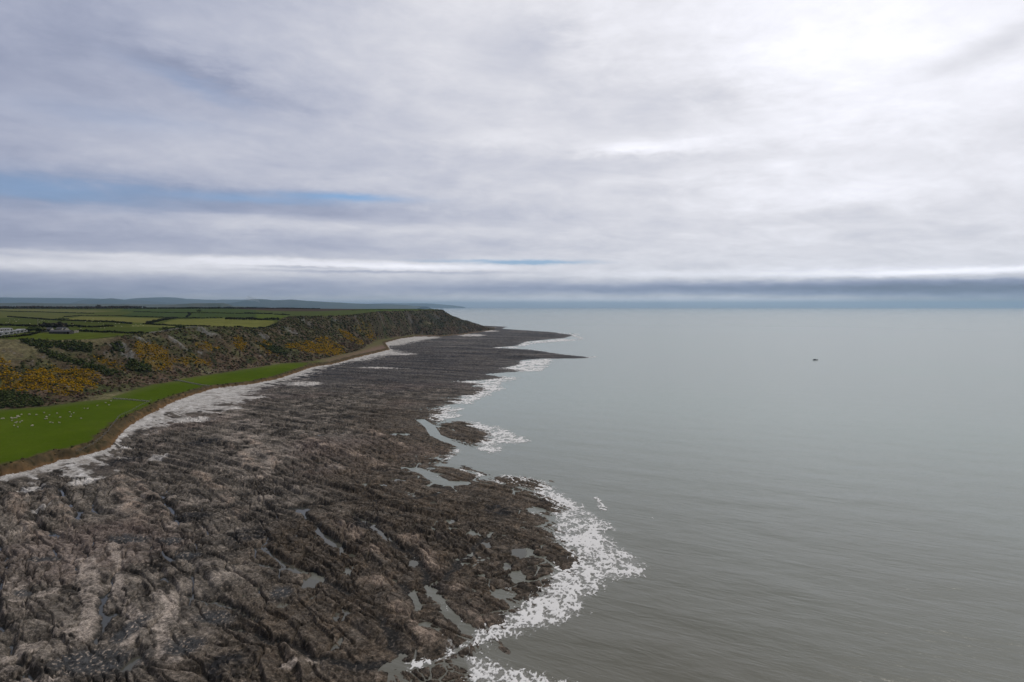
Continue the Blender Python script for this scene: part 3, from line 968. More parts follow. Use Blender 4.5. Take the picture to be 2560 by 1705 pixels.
SZ = sea_wave(SX, SY)
sea_m, nt, b = principled('grey_green_sea', .24, .5)
tc = nt.nodes.new('ShaderNodeTexCoord')
sp = nt.nodes.new('ShaderNodeSeparateXYZ')
nt.links.new(tc.outputs['Object'], sp.inputs[0])
ox, oy = E(nt, sp.outputs[0]), E(nt, sp.outputs[1])
wu = ox * .45 + oy * .89
wt = ox * .89 - oy * .45
big_ = noise(nt, comb(nt, ox * .004, oy * .0022, 0.0), 1.0, 4, .55) - .5
inshore = (oy * -1.0 + 420.0 + (ox * -.55) + big_ * 420.0).step(-150, 420)
cc = mixc(nt, inshore, (.262, .318, .295), (.096, .080, .055))
cc = mixc(nt, big_.step(-.05, .22) * .5, cc, (.250, .325, .290))
nt.links.new(cc, b.inputs['Base Color'])
b.inputs['IOR'].default_value = 1.333
h1 = noise(nt, comb(nt, wu * .34, wt * .075, 0.0), 1.0, 3, .55, .6)
h2 = noise(nt, comb(nt, wu * 1.2, wt * .42, 4.0), 1.0, 4, .6, .4)
h3 = noise(nt, comb(nt, wu * .085, wt * .030, 9.0), 1.0, 2, .5, .3)
bump(nt, b, h1 * 1.25 + h2 * .40 + h3 * .45, .40, .5)
sea = mesh_np('sea', np.c_[SX, SY, SZ], grid_faces(len(SR), len(SAZ)), sea_m)
sea['kind'] = 'structure'

# ---- standing water left in the hollows of the platform
pm, nt, b = principled('tide_pool_water', .04, .5)
b.inputs['IOR'].default_value = 1.333
tc = nt.nodes.new('ShaderNodeTexCoord')
bump(nt, b, noise(nt, tc.outputs['Object'], 2.2, 2, .5), .05, .1)
ps_ = nt.nodes.new('ShaderNodeSeparateXYZ')
nt.links.new(tc.outputs['Object'], ps_.inputs[0])
nt.links.new(mixc(nt, E(nt, ps_.outputs[2]).step(.02, .9), (.088, .086, .070), (.034, .037, .038)), b.inputs['Base Color'])   # silty water low down, clear above
PZ = base + base_off - 1.10
PZ = np.where(sh > 9, np.maximum(PZ, .03), PZ)
psel = (sh > 2) & (be < -4)
pf = psel[FQ].all(1) & ((GZ - PZ)[FQ].min(1) < .05)
pw = submesh('tide_pool_water', np.c_[GX, GY, PZ], FQ, pf, pm, {})
pw['kind'] = 'structure'


# ------------------------------------------------------------------ surf: foam lying on the sea
FOAM = [([(1263, 1191), (1300, 1192), (1359, 1200), (1390, 1229), (1440, 1256), (1481, 1281), (1511, 1313), (1525, 1357), (1560, 1378), (1598, 1395), (1606, 1440), (1503, 1450), (1489, 1468), (1462, 1509),
          (1442, 1540), (1345, 1572), (1255, 1590), (1174, 1612), (1172, 1590), (1215, 1560), (1290, 1530), (1330, 1490), (1372, 1460), (1400, 1420), (1404, 1380), (1388, 1345),
          (1400, 1300), (1370, 1262), (1330, 1225), (1230, 1203)], 1.0, 7),
        ([(1168, 1644), (1210, 1650), (1290, 1676), (1380, 1700), (1460, 1720), (1460, 1800), (1160, 1800)], .95, 5),
        ([(1120, 1560), (1144, 1585), (1178, 1612), (1150, 1628), (1100, 1640), (1120, 1600)], .85, 3),
        ([(1030, 1655), (1150, 1626), (1160, 1634), (1060, 1668), (1020, 1682)], .85, 3),
        ([(1149, 1051), (1200, 1057), (1250, 1070), (1325, 1104), (1290, 1112), (1248, 1104), (1260, 1124), (1225, 1134), (1192, 1120), (1190, 1106), (1204, 1085), (1180, 1066)], .95, 7),
        ([(1105, 1140), (1130, 1124), (1165, 1124), (1140, 1140), (1110, 1152)], .80, 5),
        ([(1125, 1170), (1165, 1174), (1205, 1188), (1190, 1200), (1172, 1190)], .85, 5),
        ([(1068, 1027), (1117, 1016), (1163, 1021), (1125, 1029), (1155, 1040), (1090, 1053), (1058, 1046)], 1.05, 9),
        ([(1131, 953), (1210, 953), (1255, 941), (1304, 945), (1248, 957), (1252, 972), (1215, 990), (1170, 1010), (1110, 1008), (1170, 988), (1206, 966)], 1.05, 10),
        ([(1222, 869.5), (1288, 866), (1312, 855), (1400, 847), (1455, 849), (1425, 838), (1432, 835), (1462, 847), (1440, 851), (1340, 858), (1290, 871)], 1.05, 16),
        ([(1295, 905), (1330, 899), (1378, 896), (1372, 909), (1354, 927), (1300, 930), (1240, 922), (1290, 914)], 1.05, 14),
        ([(1466, 892.5), (1495, 891), (1492, 895), (1466, 895.5)], .8, 10),
        ([(1375, 831), (1450, 834), (1450, 837), (1390, 833)], .7, 12),
        ([(1316, 873), (1375, 876), (1360, 880), (1310, 876)], .55, 12),
        ([(1486, 1244), (1497, 1244), (1502, 1256), (1520, 1270), (1512, 1280), (1497, 1273), (1490, 1262)], .9, 1.5),
        ([(1510, 1305), (1540, 1320), (1580, 1336), (1576, 1340), (1540, 1330), (1515, 1320)], .75, 1.5),
        ([(1606, 1288), (1640, 1290), (1700, 1316), (1680, 1320), (1640, 1306)], .52, 4),
        ([(1560, 1378), (1600, 1385), (1606, 1450), (1560, 1452), (1530, 1430)], .62, 4),
        ([(1280, 1580), (1440, 1548), (1452, 1552), (1330, 1592)], .45, 3),
        ([(1030, 1000), (1040, 998), (1046, 1003), (1034, 1004)], .0, 3)]
FOAM_W = [(line(p, 0.0), a, f) for p, a, f in FOAM]
far_off = (sh < 6) & (GR < 2400) & (GX > -260)
fi_ = np.nonzero(far_off)[0]
Pf = GP[fi_]
dens = np.zeros(len(fi_))
wob = np.c_[fbm(Pf[:, 0] / 7, Pf[:, 1] / 7, 3, 301), fbm(Pf[:, 0] / 7, Pf[:, 1] / 7, 3, 302)] * 3.0 * np.clip(GR[fi_] / 350, .6, 3)[:, None]
for poly, a, f in FOAM_W:
    pa = np.array(poly)
    bb = (Pf[:, 0] > pa[:, 0].min() - 40) & (Pf[:, 0] < pa[:, 0].max() + 40) & (Pf[:, 1] > pa[:, 1].min() - 60) & (Pf[:, 1] < pa[:, 1].max() + 60)
    k = np.nonzero(bb)[0]
    d = sdist(Pf[k] + wob[k], poly)
    dens[k] = np.maximum(dens[k], a * sstep(-1.0 * f, .55 * f, d))
# swash along every edge that meets open water
shf = sh[fi_]
dens = np.maximum(dens, .42 * np.exp(-((shf + 1.0) / 2.2) ** 2) * sstep(-.2, .3, fbm(Pf[:, 0] / 30, Pf[:, 1] / 30, 2, 303) + .1))
sx_, sy_ = Pf[:, 0] + wob[:, 0] * .3, Pf[:, 1] + wob[:, 1] * .3
fl = fbm(Pf[:, 0] / 16, Pf[:, 1] / 10, 3, 308)


def foam_net(k):
    X_, Y_ = Pf[:, 0] / k + wob[:, 0] * .25 / k, Pf[:, 1] / k + wob[:, 1] * .25 / k
    a0 = 1 - np.abs(fbm(X_ / 5.5, Y_ / 8, 3, 311)) * 2.6
    a1 = 1 - np.abs(fbm(X_ / 2.3 + .6 * fl, Y_ / 3.4, 4, 307)) * 2.7
    a2 = 1 - np.abs(fbm(X_ / .95, Y_ / 1.5, 3, 309)) * 2.5
    u1, u2, _ = worley(X_ / 1.6, Y_ / 2.5, 305)
    return .28 * a0 + .36 * a1 + .20 * a2 + .16 * (1 - sstep(.02, .32, u2 - u1))


rf = GR[fi_]
b1, b2 = sstep(260, 400, rf), sstep(600, 900, rf)
val = foam_net(1.0) * (1 - b1) + (foam_net(2.3) * (1 - b2) + foam_net(5.0) * b2) * b1
thr = .975 - dens * .63 - .34 * fl
foam_a = np.maximum(sstep(thr - .04, thr + .34, val), .42 * sstep(.35, 1.0, dens) * np.clip(.35 + val * .8, 0, 1)) * sstep(.03, .2, dens)
full = np.zeros(N)
full[fi_] = foam_a
fz = sea_wave(GX, GY) + .07 + .12 * full
fm, nt, b = principled('sea_foam', .75, .2)
b.inputs['Base Color'].default_value = (.80, .80, .80, 1)
fat = nt.nodes.new('ShaderNodeAttribute')
fat.attribute_name = 'foam'
tc = nt.nodes.new('ShaderNodeTexCoord')
fnz = noise(nt, tc.outputs['Object'], 2.4, 5, .7) - .5
al = (E(nt, fat.outputs['Fac']) + fnz * .9).step(.05, .90)
nt.links.new((al * .94).s, b.inputs['Alpha'])
ff = (full[FQ].max(1) > .03) & (full[FQ] >= 0).all(1) & (GZ[FQ].min(1) < .5)
foam = submesh('sea_foam', np.c_[GX, GY, fz], FQ, ff, fm, {'foam': full})
foam['kind'] = 'stuff'
foam['label'] = 'white surf foam washing round the dark rock platform'

# ------------------------------------------------------------------ far hills across the bay
def hill_mat(name, c1, c2, sc):
    m, nt, b = principled(name, .95, .1)
    tc = nt.nodes.new('ShaderNodeTexCoord')
    n = noise(nt, tc.outputs['Object'], sc, 5, .6).step(.35, .65)
    nt.links.new(mixc(nt, n, c1, c2), b.inputs['Base Color'])
    return m


HM = hill_mat('moorland_hills', (.035, .045, .025), (.070, .072, .040), .0006)
LM = hill_mat('low_farmland', (.045, .055, .022), (.085, .080, .045), .004)


def ridge(name, prof, dist, depth, mat, seed, zmin=2.0):
    us = np.array([p[0] for p in prof], float)
    vs = np.array([p[1] for p in prof], float)
    u = np.linspace(us[0], us[-1], int((us[-1] - us[0]) / 2.5))
    v = np.interp(u, us, vs)
    kx = (u - 1280) / F_PX
    slope = np.array([z_of(0, vv, 1.0) - CAM_H for vv in v])
    rows = []
    ts = np.linspace(-1, 1, 25)
    for t in ts:
        y = dist + t * depth + fbm(u / 40, u * 0 + seed, 2, seed) * depth * .25
        top = CAM_H + slope * dist
        x = kx * dist
        k = np.cos(t * np.pi / 2) ** 1.1
        z = np.maximum(top, 0) * k
        z = z * (1 - .22 * np.abs(fbm(x / 1400, y / 1400, 4, seed + 3)) * (1 - k) * 2) + k * fbm(x / 500, y / 500, 3, seed + 9) * 6 - 3 * (1 - k) - .5
        rows.append(np.c_[x, y, z])
    V = np.concatenate(rows)
    o = mesh_np(name, V, grid_faces(len(ts), len(u)), mat)
    o['kind'] = 'structure'
    return o


ridge('hills', [(-500, 748), (-200, 744), (0, 743.6), (163, 745), (231, 746), (326, 750), (367, 745), (422, 743), (476, 747.6), (545, 750), (600, 749), (640, 749.5), (700, 755), (780, 768)], 25000, 3500, HM, 401)
ridge('hills', [(200, 766), (231, 748.5), (270, 746.2), (289, 745.7), (318, 750), (370, 752), (430, 758), (480, 768)], 19500, 1500, HM, 411)
ridge('hills', [(560, 768), (590, 757), (625, 750), (640, 747.6), (660, 747.8), (687, 750.6), (728, 748.8), (762, 751.5), (803, 754), (844, 756), (878, 758.3), (930, 759.7), (990, 761), (1060, 766)], 17500, 1800, HM, 421)
ridge('hills', [(860, 762), (912, 759.6), (960, 758), (1068, 758.5), (1090, 759.8), (1130, 763), (1160, 767)], 33000, 1500, HM, 431)
ridge('hills', [(410, 767), (436, 761), (490, 758), (558, 757.7), (570, 760), (580, 766)], 8000, 500, LM, 441)
ridge('hills', [(-500, 758), (0, 758.5), (60, 757), (110, 758.5), (300, 760), (420, 761), (520, 763), (640, 767)], 9500, 1500, LM, 451)

# a scatter of pale houses along the far bay, too small to tell apart
tm, nt, b = principled('far_rendered_walls', .8, .2)
b.inputs['Base Color'].default_value = (.62, .60, .57, 1)
vv, ff_ = [], []
for k in range(260):
    if k < 120:
        u, y = random.gauss(360, 45), 8300 + random.random() * 600
        x = (u - 1280) / F_PX * y
        z0 = 40 + random.random() * 14
    else:
        u, y = random.uniform(640, 760), 15850 + random.random() * 300
        x = (u - 1280) / F_PX * y
        z0 = 4 + random.random() * 50
    w, d, h = random.uniform(10, 26), random.uniform(8, 14), random.uniform(6, 10)
    n0 = len(vv)
    for (a, c) in ((-1, -1), (1, -1), (1, 1), (-1, 1)):
        vv.append((x + a * w / 2, y + c * d / 2, z0 - 12))
    for (a, c) in ((-1, -1), (1, -1), (1, 1), (-1, 1)):
        vv.append((x + a * w / 2, y + c * d / 2, z0 + h))
    ff_ += [(n0, n0 + 1, n0 + 5, n0 + 4), (n0 + 1, n0 + 2, n0 + 6, n0 + 5), (n0 + 2, n0 + 3, n0 + 7, n0 + 6), (n0 + 3, n0, n0 + 4, n0 + 7), (n0 + 4, n0 + 5, n0 + 6, n0 + 7)]
o = mesh_np('distant_town', np.array(vv), np.array(ff_), tm, smooth=False)
o['kind'] = 'stuff'
o['label'] = 'pale specks of a far town at the foot of the blue hills'

# ------------------------------------------------------------------ sea air
hm_ = bpy.data.materials.new('sea_haze')
hm_.use_nodes = True
nt = hm_.node_tree
nt.nodes.clear()
ho = nt.nodes.new('ShaderNodeOutputMaterial')
hv = nt.nodes.new('ShaderNodeVolumePrincipled')
hv.inputs['Color'].default_value = (.52, .77, 1.0, 1)
hv.inputs['Density'].default_value = 3.8e-5
hv.inputs['Density Attribute'].default_value = ''
hv.inputs['Anisotropy'].default_value = 0.55
nt.links.new(hv.outputs[0], ho.inputs['Volume'])
x0, x1, y0, y1, z0, z1 = -70000, 70000, -2500, 64000, -14, 500
hz = mesh_np('haze', np.array([(x0, y0, z0), (x1, y0, z0), (x1, y1, z0), (x0, y1, z0), (x0, y0, z1), (x1, y0, z1), (x1, y1, z1), (x0, y1, z1)], float),
             np.array([(0, 3, 2, 1), (4, 5, 6, 7), (0, 1, 5, 4), (1, 2, 6, 5), (2, 3, 7, 6), (3, 0, 4, 7)]), hm_, smooth=False)
hz['kind'] = 'stuff'

# ------------------------------------------------------------------ things: helpers
def empty(name, loc, label, cat, group=None, rz=0.0):
    o = bpy.data.objects.new(name, None)
    col.objects.link(o)
    o.location = loc
    o.rotation_euler = (0, 0, rz)
    tag(o, label, cat, group)
    return o


def tag(o, label, cat, group=None):
    o['label'] = label
    o['category'] = cat
    if group:
        o['group'] = group
    return o


def simple_mat(name, c, rough=.8, spec=.3, var=0.0, scale=3.0):
    m, nt, b = principled(name, rough, spec)
    if var:
        tc = nt.nodes.new('ShaderNodeTexCoord')
        k = noise(nt, tc.outputs['Object'], scale, 4, .6).step(.3, .7) * (2 * var) + (1 - var)
        nt.links.new(mixc(nt, 1.0, c, comb(nt, k, k, k), 'MULTIPLY'), b.inputs['Base Color'])
    else:
        b.inputs['Base Color'].default_value = c + (1,)
    return m


class MB:
    """collects simple solids into one mesh"""
    def __init__(self):
        self.v, self.f = [], []

    def add(self, vs, fs):
        n = len(self.v)
        self.v += [tuple(p) for p in vs]
        self.f += [tuple(i + n for i in f) for f in fs]

    def box(self, c, s, taper=1.0):
        x, y, z = c
        a, b_, h = s[0] / 2, s[1] / 2, s[2] / 2
        vs = [(x - a, y - b_, z - h), (x + a, y - b_, z - h), (x + a, y + b_, z - h), (x - a, y + b_, z - h)]
        a, b_ = a * taper, b_ * taper
        vs += [(x - a, y - b_, z + h), (x + a, y - b_, z + h), (x + a, y + b_, z + h), (x - a, y + b_, z + h)]
        self.add(vs, [(0, 3, 2, 1), (4, 5, 6, 7), (0, 1, 5, 4), (1, 2, 6, 5), (2, 3, 7, 6), (3, 0, 4, 7)])

    def tube(self, p, q_, r0, r1, n=7):
        p, q_ = np.array(p, float), np.array(q_, float)
        d = q_ - p
        d /= np.linalg.norm(d) + 1e-9
        a = np.cross(d, (0, 0, 1) if abs(d[2]) < .9 else (1, 0, 0))
        a /= np.linalg.norm(a)
        b_ = np.cross(d, a)
        vs = []
        for c, r in ((p, r0), (q_, r1)):
            for k in range(n):
                w = 2 * math.pi * k / n
                vs.append(c + r * (math.cos(w) * a + math.sin(w) * b_))
        fs = [(k, (k + 1) % n, n + (k + 1) % n, n + k) for k in range(n)]
        fs += [tuple(range(n - 1, -1, -1)), tuple(range(n, 2 * n))]
        self.add(vs, fs)

    def gable(self, c, s, h0, h1):
        """house body: length along x, width along y, eaves h0, ridge h1"""
        x, y, z = c
        a, b_ = s[0] / 2, s[1] / 2
        vs = [(x - a, y - b_, z), (x + a, y - b_, z), (x + a, y + b_, z), (x - a, y + b_, z), (x - a, y - b_, z + h0), (x + a, y - b_, z + h0), (x + a, y + b_, z + h0), (x - a, y + b_, z + h0),
              (x - a, y, z + h1), (x + a, y, z + h1)]
        self.add(vs, [(0, 1, 5, 4), (2, 3, 7, 6), (1, 2, 6, 9, 5), (3, 0, 4, 8, 7), (4, 5, 9, 8), (6, 7, 8, 9)])

    def build(self, name, mat, parent=None, smooth=False):
        me = bpy.data.meshes.new(name)
        me.from_pydata(self.v, [], self.f)
        me.update()
        me.polygons.foreach_set('use_smooth', [smooth] * len(me.polygons))
        me.materials.append(mat)
        o = bpy.data.objects.new(name, me)
        col.objects.link(o)
        if parent is not None:
            o.parent = parent
        return o


def ico(level):
    p = (1 + 5 ** .5) / 2
    v = [(-1, p, 0), (1, p, 0), (-1, -p, 0), (1, -p, 0), (0, -1, p), (0, 1, p), (0, -1, -p), (0, 1, -p), (p, 0, -1), (p, 0, 1), (-p, 0, -1), (-p, 0, 1)]
    f = [(0, 11, 5), (0, 5, 1), (0, 1, 7), (0, 7, 10), (0, 10, 11), (1, 5, 9), (5, 11, 4), (11, 10, 2), (10, 7, 6), (7, 1, 8), (3, 9, 4), (3, 4, 2), (3, 2, 6), (3, 6, 8), (3, 8, 9), (4, 9, 5), (2, 4, 11), (6, 2, 10), (8, 6, 7), (9, 8, 1)]
    v = [np.array(q_) / np.linalg.norm(q_) for q_ in v]
    for _ in range(level):
        cache, nf = {}, []

        def mid(a, b_):
            key = (min(a, b_), max(a, b_))
            if key not in cache:
                m = v[a] + v[b_]
                v.append(m / np.linalg.norm(m))
                cache[key] = len(v) - 1
            return cache[key]
        for a, b_, c in f:
            x, y, z = mid(a, b_), mid(b_, c), mid(c, a)
            nf += [(a, x, z), (b_, y, x), (c, z, y), (x, y, z)]
        f = nf
    return np.array(v), np.array(f)


ICO = [ico(0), ico(1)]
LEAF = principled('foliage', 1.0, 0.0)
_a = LEAF[1].nodes.new('ShaderNodeAttribute')
_a.attribute_name = 'albedo'
LEAF[1].links.new(_a.outputs['Color'], LEAF[2].inputs['Base Color'])
LEAF = LEAF[0]


def tufts(name, P, size, colr, flat=.75, level=0, jit=.45, var=.35, parent=None, origin=None, mat=None):
    """many ragged leaf clumps in one mesh; colr per clump, varied per point"""
    tv, tf = ICO[level]
    n, k = len(P), len(tv)
    size = np.broadcast_to(np.asarray(size, float), (n,))
    r = size[:, None] * (1 + RNG.uniform(-jit, jit, (n, k)))
    ang = RNG.uniform(0, 2 * np.pi, n)
    ca, sa_ = np.cos(ang)[:, None], np.sin(ang)[:, None]
    x = (tv[None, :, 0] * ca - tv[None, :, 1] * sa_) * r
    y = (tv[None, :, 0] * sa_ + tv[None, :, 1] * ca) * r
    z = tv[None, :, 2] * r * flat
    V = np.stack([x + P[:, 0:1], y + P[:, 1:2], z + P[:, 2:3]], -1).reshape(-1, 3)
    if origin is not None:
        V = V - np.asarray(origin)
    Fq = (tf[None] + (np.arange(n) * k)[:, None, None]).reshape(-1, 3)
    c = np.repeat(np.asarray(colr, float), k, 0) * (1 + RNG.uniform(-var, var, n * k))[:, None]
    o = mesh_np(name, V, Fq, mat or LEAF, {'albedo': np.clip(c, .003, .9)}, smooth=False, parent=parent)
    if origin is not None and parent is None:
        o.location = origin
    return o


def on_ground(xy):
    xy = np.atleast_2d(np.asarray(xy, float))
    return np.c_[xy, H(xy)]


def hitz(pts):
    return on_ground(hits(pts))


def along(pts, step):
    """points every step metres along a polyline"""
    pts = np.asarray(pts, float)
    seg = np.hypot(*(np.diff(pts, axis=0).T))
    cum = np.r_[0, np.cumsum(seg)]
    t_ = np.arange(0, cum[-1], step)
    return np.c_[np.interp(t_, cum, pts[:, 0]), np.interp(t_, cum, pts[:, 1])]


def pick(cols, n, w=None):
    return np.asarray(cols)[RNG.choice(len(cols), n, p=w)]


# ------------------------------------------------------------------ hillside vegetation
GOLD = [(.36, .215, .006), (.30, .172, .006), (.22, .132, .010), (.11, .085, .014), (.05, .05, .015)]
BUSHY = [[(-40, 982), (40, 985), (100, 996), (108, 1016), (40, 1023), (-40, 1026)], [(310, 903), (345, 905), (376, 918), (378, 932), (340, 932), (315, 925)],
         [(88, 868), (140, 885), (230, 910), (262, 925), (300, 935), (270, 942), (200, 918), (110, 888)], [(50, 854), (140, 857), (228, 860), (225, 884), (150, 874), (80, 866)],
         [(275, 858), (310, 862), (312, 885), (285, 882)],  [(640, 860), (690, 868), (720, 885), (690, 886)]]
BW = [hits(p) for p in BUSHY]
cand_r = np.sqrt(RNG.uniform(330 ** 2, 2000 ** 2, 1300000))
cand_a = RNG.uniform(math.radians(-47), math.radians(-1), len(cand_r))
CP = np.c_[cand_r * np.sin(cand_a), cand_r * np.cos(cand_a)]
ri = np.clip(np.round(np.interp(cand_r, RR, np.arange(NR))).astype(int), 0, NR - 1)
ai = np.clip(np.round(np.interp(cand_a, AZ, np.arange(NA))).astype(int), 0, NA - 1)
gidx = ri * NA + ai
sl = (fo[gidx] > 2) & (pl[gidx] < 3) & (ba[gidx] > 6)
CP, gidx, cand_r = CP[sl], gidx[sl], cand_r[sl]
CZ = GZ[gidx]
cmk = cm[gidx]
gor = np.zeros(len(CP), bool)
for w in GW:
    gor |= inside(CP + np.c_[nB[gidx], nC[gidx]] * 9, w)
bus = np.zeros(len(CP), bool)
for w in BW:
    bus |= inside(CP + np.c_[nB[gidx], nC[gidx]] * 6, w)
gn = fbm(CP[:, 0] / 11, CP[:, 1] / 11, 3, 501)
u01 = RNG.uniform(0, 1, len(CP))
gsel = gor & (gn > -.22 + .35 * (RNG.uniform(0, 1, len(CP)) - .5)) & (u01 < np.clip(1.3 - cand_r / 1500, .4, 1)) & (cmk < .75)
P = np.c_[CP, CZ][gsel]
near_g = cand_r[gsel]
o = tufts('flowering_gorse', P + [0, 0, .3], RNG.uniform(.35, .8, len(P)) * np.clip(near_g / 700, 1, 1.6), pick(GOLD, len(P), [.20, .26, .26, .18, .10]), level=0, var=.3)
o['kind'] = 'stuff'
o['label'] = 'golden flowering gorse scattered over the brown hillside'
SCR = [(.040, .048, .018), (.058, .052, .026), (.075, .055, .034), (.088, .076, .036), (.030, .038, .016), (.115, .098, .055), (.064, .072, .028)]
ssel = (~gor | (gn < -.1)) & ~bus & (u01 < .16 * np.clip(1.2 - cand_r / 2200, .4, 1)) & (cmk < .55) & (hgr[gidx] < .3) & (gn < .25)
P = np.c_[CP, CZ][ssel]
low = fs[gidx][ssel] < .35
cs = np.where((low & (RNG.uniform(0, 1, len(P)) < .65))[:, None], pick([(.085, .055, .038), (.065, .043, .030), (.10, .072, .05)], len(P)), pick(SCR, len(P)))
o = tufts('scrub', P + [0, 0, .25], RNG.uniform(.5, 1.25, len(P)) * np.clip(cand_r[ssel] / 600, 1, 1.8), cs, level=0, var=.3)
o['kind'] = 'stuff'
o['label'] = 'low scrub and dead bracken covering the hillside'
DK = [(.034, .048, .015), (.046, .060, .020), (.062, .078, .028), (.075, .075, .034)]
BL = ['dark green thicket at the left edge, where hillside meets the sheep field', 'round dark thicket in the hollow below the grey crag', 'long dark thicket running down the shallow valley on the left',
      'dark thicket along the cliff top below the caravans field', 'small dark thicket beside the leftmost rock outcrop',  'dark green thicket between two gorse banks']
for w, lb in zip(BW, BL):
    k = inside(CP + np.c_[nB[gidx], nC[gidx]] * 3, w) & (u01 < .6)
    if k.sum() < 4:
        k = inside(CP, w)
    P = np.c_[CP, CZ][k]
    c0 = P.mean(0)
    f_ = np.clip(cand_r[k] / 500, 1, 1.7)
    P2 = np.r_[P + [0, 0, .8], P + np.c_[RNG.normal(0, .7, (len(P), 2)), RNG.uniform(1.4, 2.6, len(P))]]
    o = tufts('thicket', P2, np.r_[RNG.uniform(.6, 1.25, len(P)) * f_, RNG.uniform(.35, .8, len(P)) * f_], pick(DK, len(P2)), level=0, origin=c0, var=.4)
    tag(o, lb, 'thicket', 'thickets on the hillside')
# tussocks along the top of the beach bank
bsel = np.nonzero((ba > 1.2) & (ba < 8) & (fo < -2) & (GR < 800) & (RNG.uniform(0, 1, N) < .02 * np.clip(GR / 300, .5, 2)))[0]
P = np.c_[GX, GY, GZ][bsel]
o = tufts('bank_grass', P + [0, 0, .15], RNG.uniform(.35, .8, len(P)), pick([(.09, .075, .038), (.06, .055, .024), (.15, .11, .055), (.04, .045, .018), (.05, .06, .02)], len(P)), var=.3)
o['kind'] = 'stuff'
o['label'] = 'tufts of rough grass on the brown bank above the beach'

# ------------------------------------------------------------------ hedges and woods on the plateau
HEDGE = [([(-120, 846), (0, 845), (40, 842.5), (75, 838.5), (96, 832)], 2.4, 'hedge directly in front of the white caravans'),
         ([(198, 828.5), (255, 831), (330, 834), (372, 834.5)], 2.6, 'dark hedge running from the rubble wall to the pale stone wall'),
         ([(-120, 813), (0, 814), (92, 817)], 3.2, 'dark thick hedge behind the caravans, left of the telegraph pole'),
         ([(99, 818), (157, 818)], 3.2, 'short dark hedge right behind the farm sheds'),
         ([(166, 817), (230, 819), (285, 816)], 2.8, 'hedge curving up to the right of the farm sheds'),
         ([(20, 792), (60, 795), (112, 799), (205, 803), (285, 806), (330, 810)], 2.8, 'long hedge along the top of the far sheep field'),
         ([(-120, 776), (0, 778), (100, 780.5), (235, 784)], 2.6, 'hedge on the far left below the brown wood'),
         ([(160, 793), (200, 790), (300, 790.5), (435, 795)], 2.4, 'hedge along the far edge of the left yellowish field'),
         ([(367, 810), (395, 804), (420, 799), (440, 796)], 4.5, 'broad hedge slanting between the two yellowish fields'),
         ([(440, 796), (500, 796), (556, 795)], 3.0, 'hedge along the far edge of the right yellowish field'),
         ([(335, 780), (435, 782), (470, 782.5), (640, 784.5)], 2.6, 'long straight hedge between the two dark green fields'),
         ([(362, 810.5), (401, 813), (450, 815), (524, 816.5)], 2.2, 'hedge along the near edge of the right yellowish field'),
         ([(565, 798), (600, 799), (640, 800), (700, 800)], 5.0, 'tall bushy hedge above the right end of the yellowish field'),
         ([(586, 818), (640, 822), (668, 819), (690, 813)], 2.6, 'ragged hedge on the cliff edge at the right end of the yellowish field'),
         ([(471, 783), (476, 787), (466, 793)], 4.0, 'short scrubby hedge crossing the dark green field'),
         ([(612, 783), (640, 784), (680, 785)], 3.2, 'hedge right of the dark green fields, beside the cliff'),
         ([(686, 786), (724, 788)], 2.0, 'thin hedge on the small green field before the ploughed land'),
         ([(880, 776), (960, 774), (1060, 773.5)], 1.8, 'thin hedge along the crest of the headland')]
HC = [(.016, .019, .010), (.022, .024, .012), (.030, .030, .016), (.036, .032, .020), (.020, .026, .012)]
for pts, h, lb in HEDGE:
    w = hits(pts)
    st = 1.5 if np.hypot(*w.mean(0)) < 1200 else 2.6
    A = along(w, st)
    k = np.concatenate([A + RNG.normal(0, .7, A.shape) for _ in range(3)])
    g = on_ground(k)
    hh = .68 * h * (1 + .5 * perlin(k[:, 0] / 14, k[:, 1] / 14, 601))
    P = g + np.c_[np.zeros((len(k), 2)), hh * RNG.uniform(.25, .8, len(k))]
    o = tufts('hedge', P, RNG.uniform(.5, 1.0, len(k)) * (h / 2.6) ** .5, pick(HC, len(k)), level=0, origin=g.mean(0), flat=1.0, var=.4)
    tag(o, lb, 'hedge', 'field hedges on the plateau')


def wood(name, pts, width, h, n, cols, lb, sz=(1.6, 3.2)):
    w = hits(pts)
    A = along(w, max(1.0, np.hypot(*(np.diff(w, axis=0).T)).sum() / n))
    A = A + RNG.normal(0, 1, A.shape) * [width * .15, width * .5]
    g = on_ground(A)
    hh = h * (1 + .55 * fbm(A[:, 0] / 60, A[:, 1] / 60, 2, 611))
    P = np.concatenate([g + np.c_[RNG.normal(0, 1.2, (len(g), 2)), hh * f] for f in (.3, .6, .9)])
    s_ = np.concatenate([RNG.uniform(sz[0], sz[1], len(g)) * f for f in (1.2, 1.1, .8)])
    o = tufts(name, P, s_, pick(cols, len(P)), level=0, flat=.9, var=.4)
    o['kind'] = 'stuff'
    o['label'] = lb


BR = [(.050, .040, .034), (.040, .036, .028), (.060, .048, .040), (.028, .030, .020), (.070, .058, .046)]
wood('woodland', [(-150, 772.0), (0, 771.8), (100, 771.6), (230, 771.5), (345, 771.5)], 60, 6.5, 800, BR, 'brown leafless wood along the skyline on the left')
wood('treeline', [(345, 771.8), (430, 771.5), (520, 771.5), (640, 771.2)], 25, 3.6, 420, [(.020, .026, .014), (.034, .032, .022), (.028, .030, .018)], 'dark line of trees on the skyline behind the green fields', (1.2, 2.4))
wood('treeline', [(640, 771.2), (700, 771.4), (760, 772), (800, 772.5)], 14, 2.2, 260, [(.026, .026, .020), (.036, .032, .026)], 'thin dark scrub on the skyline behind the ploughed field', (.9, 1.8))


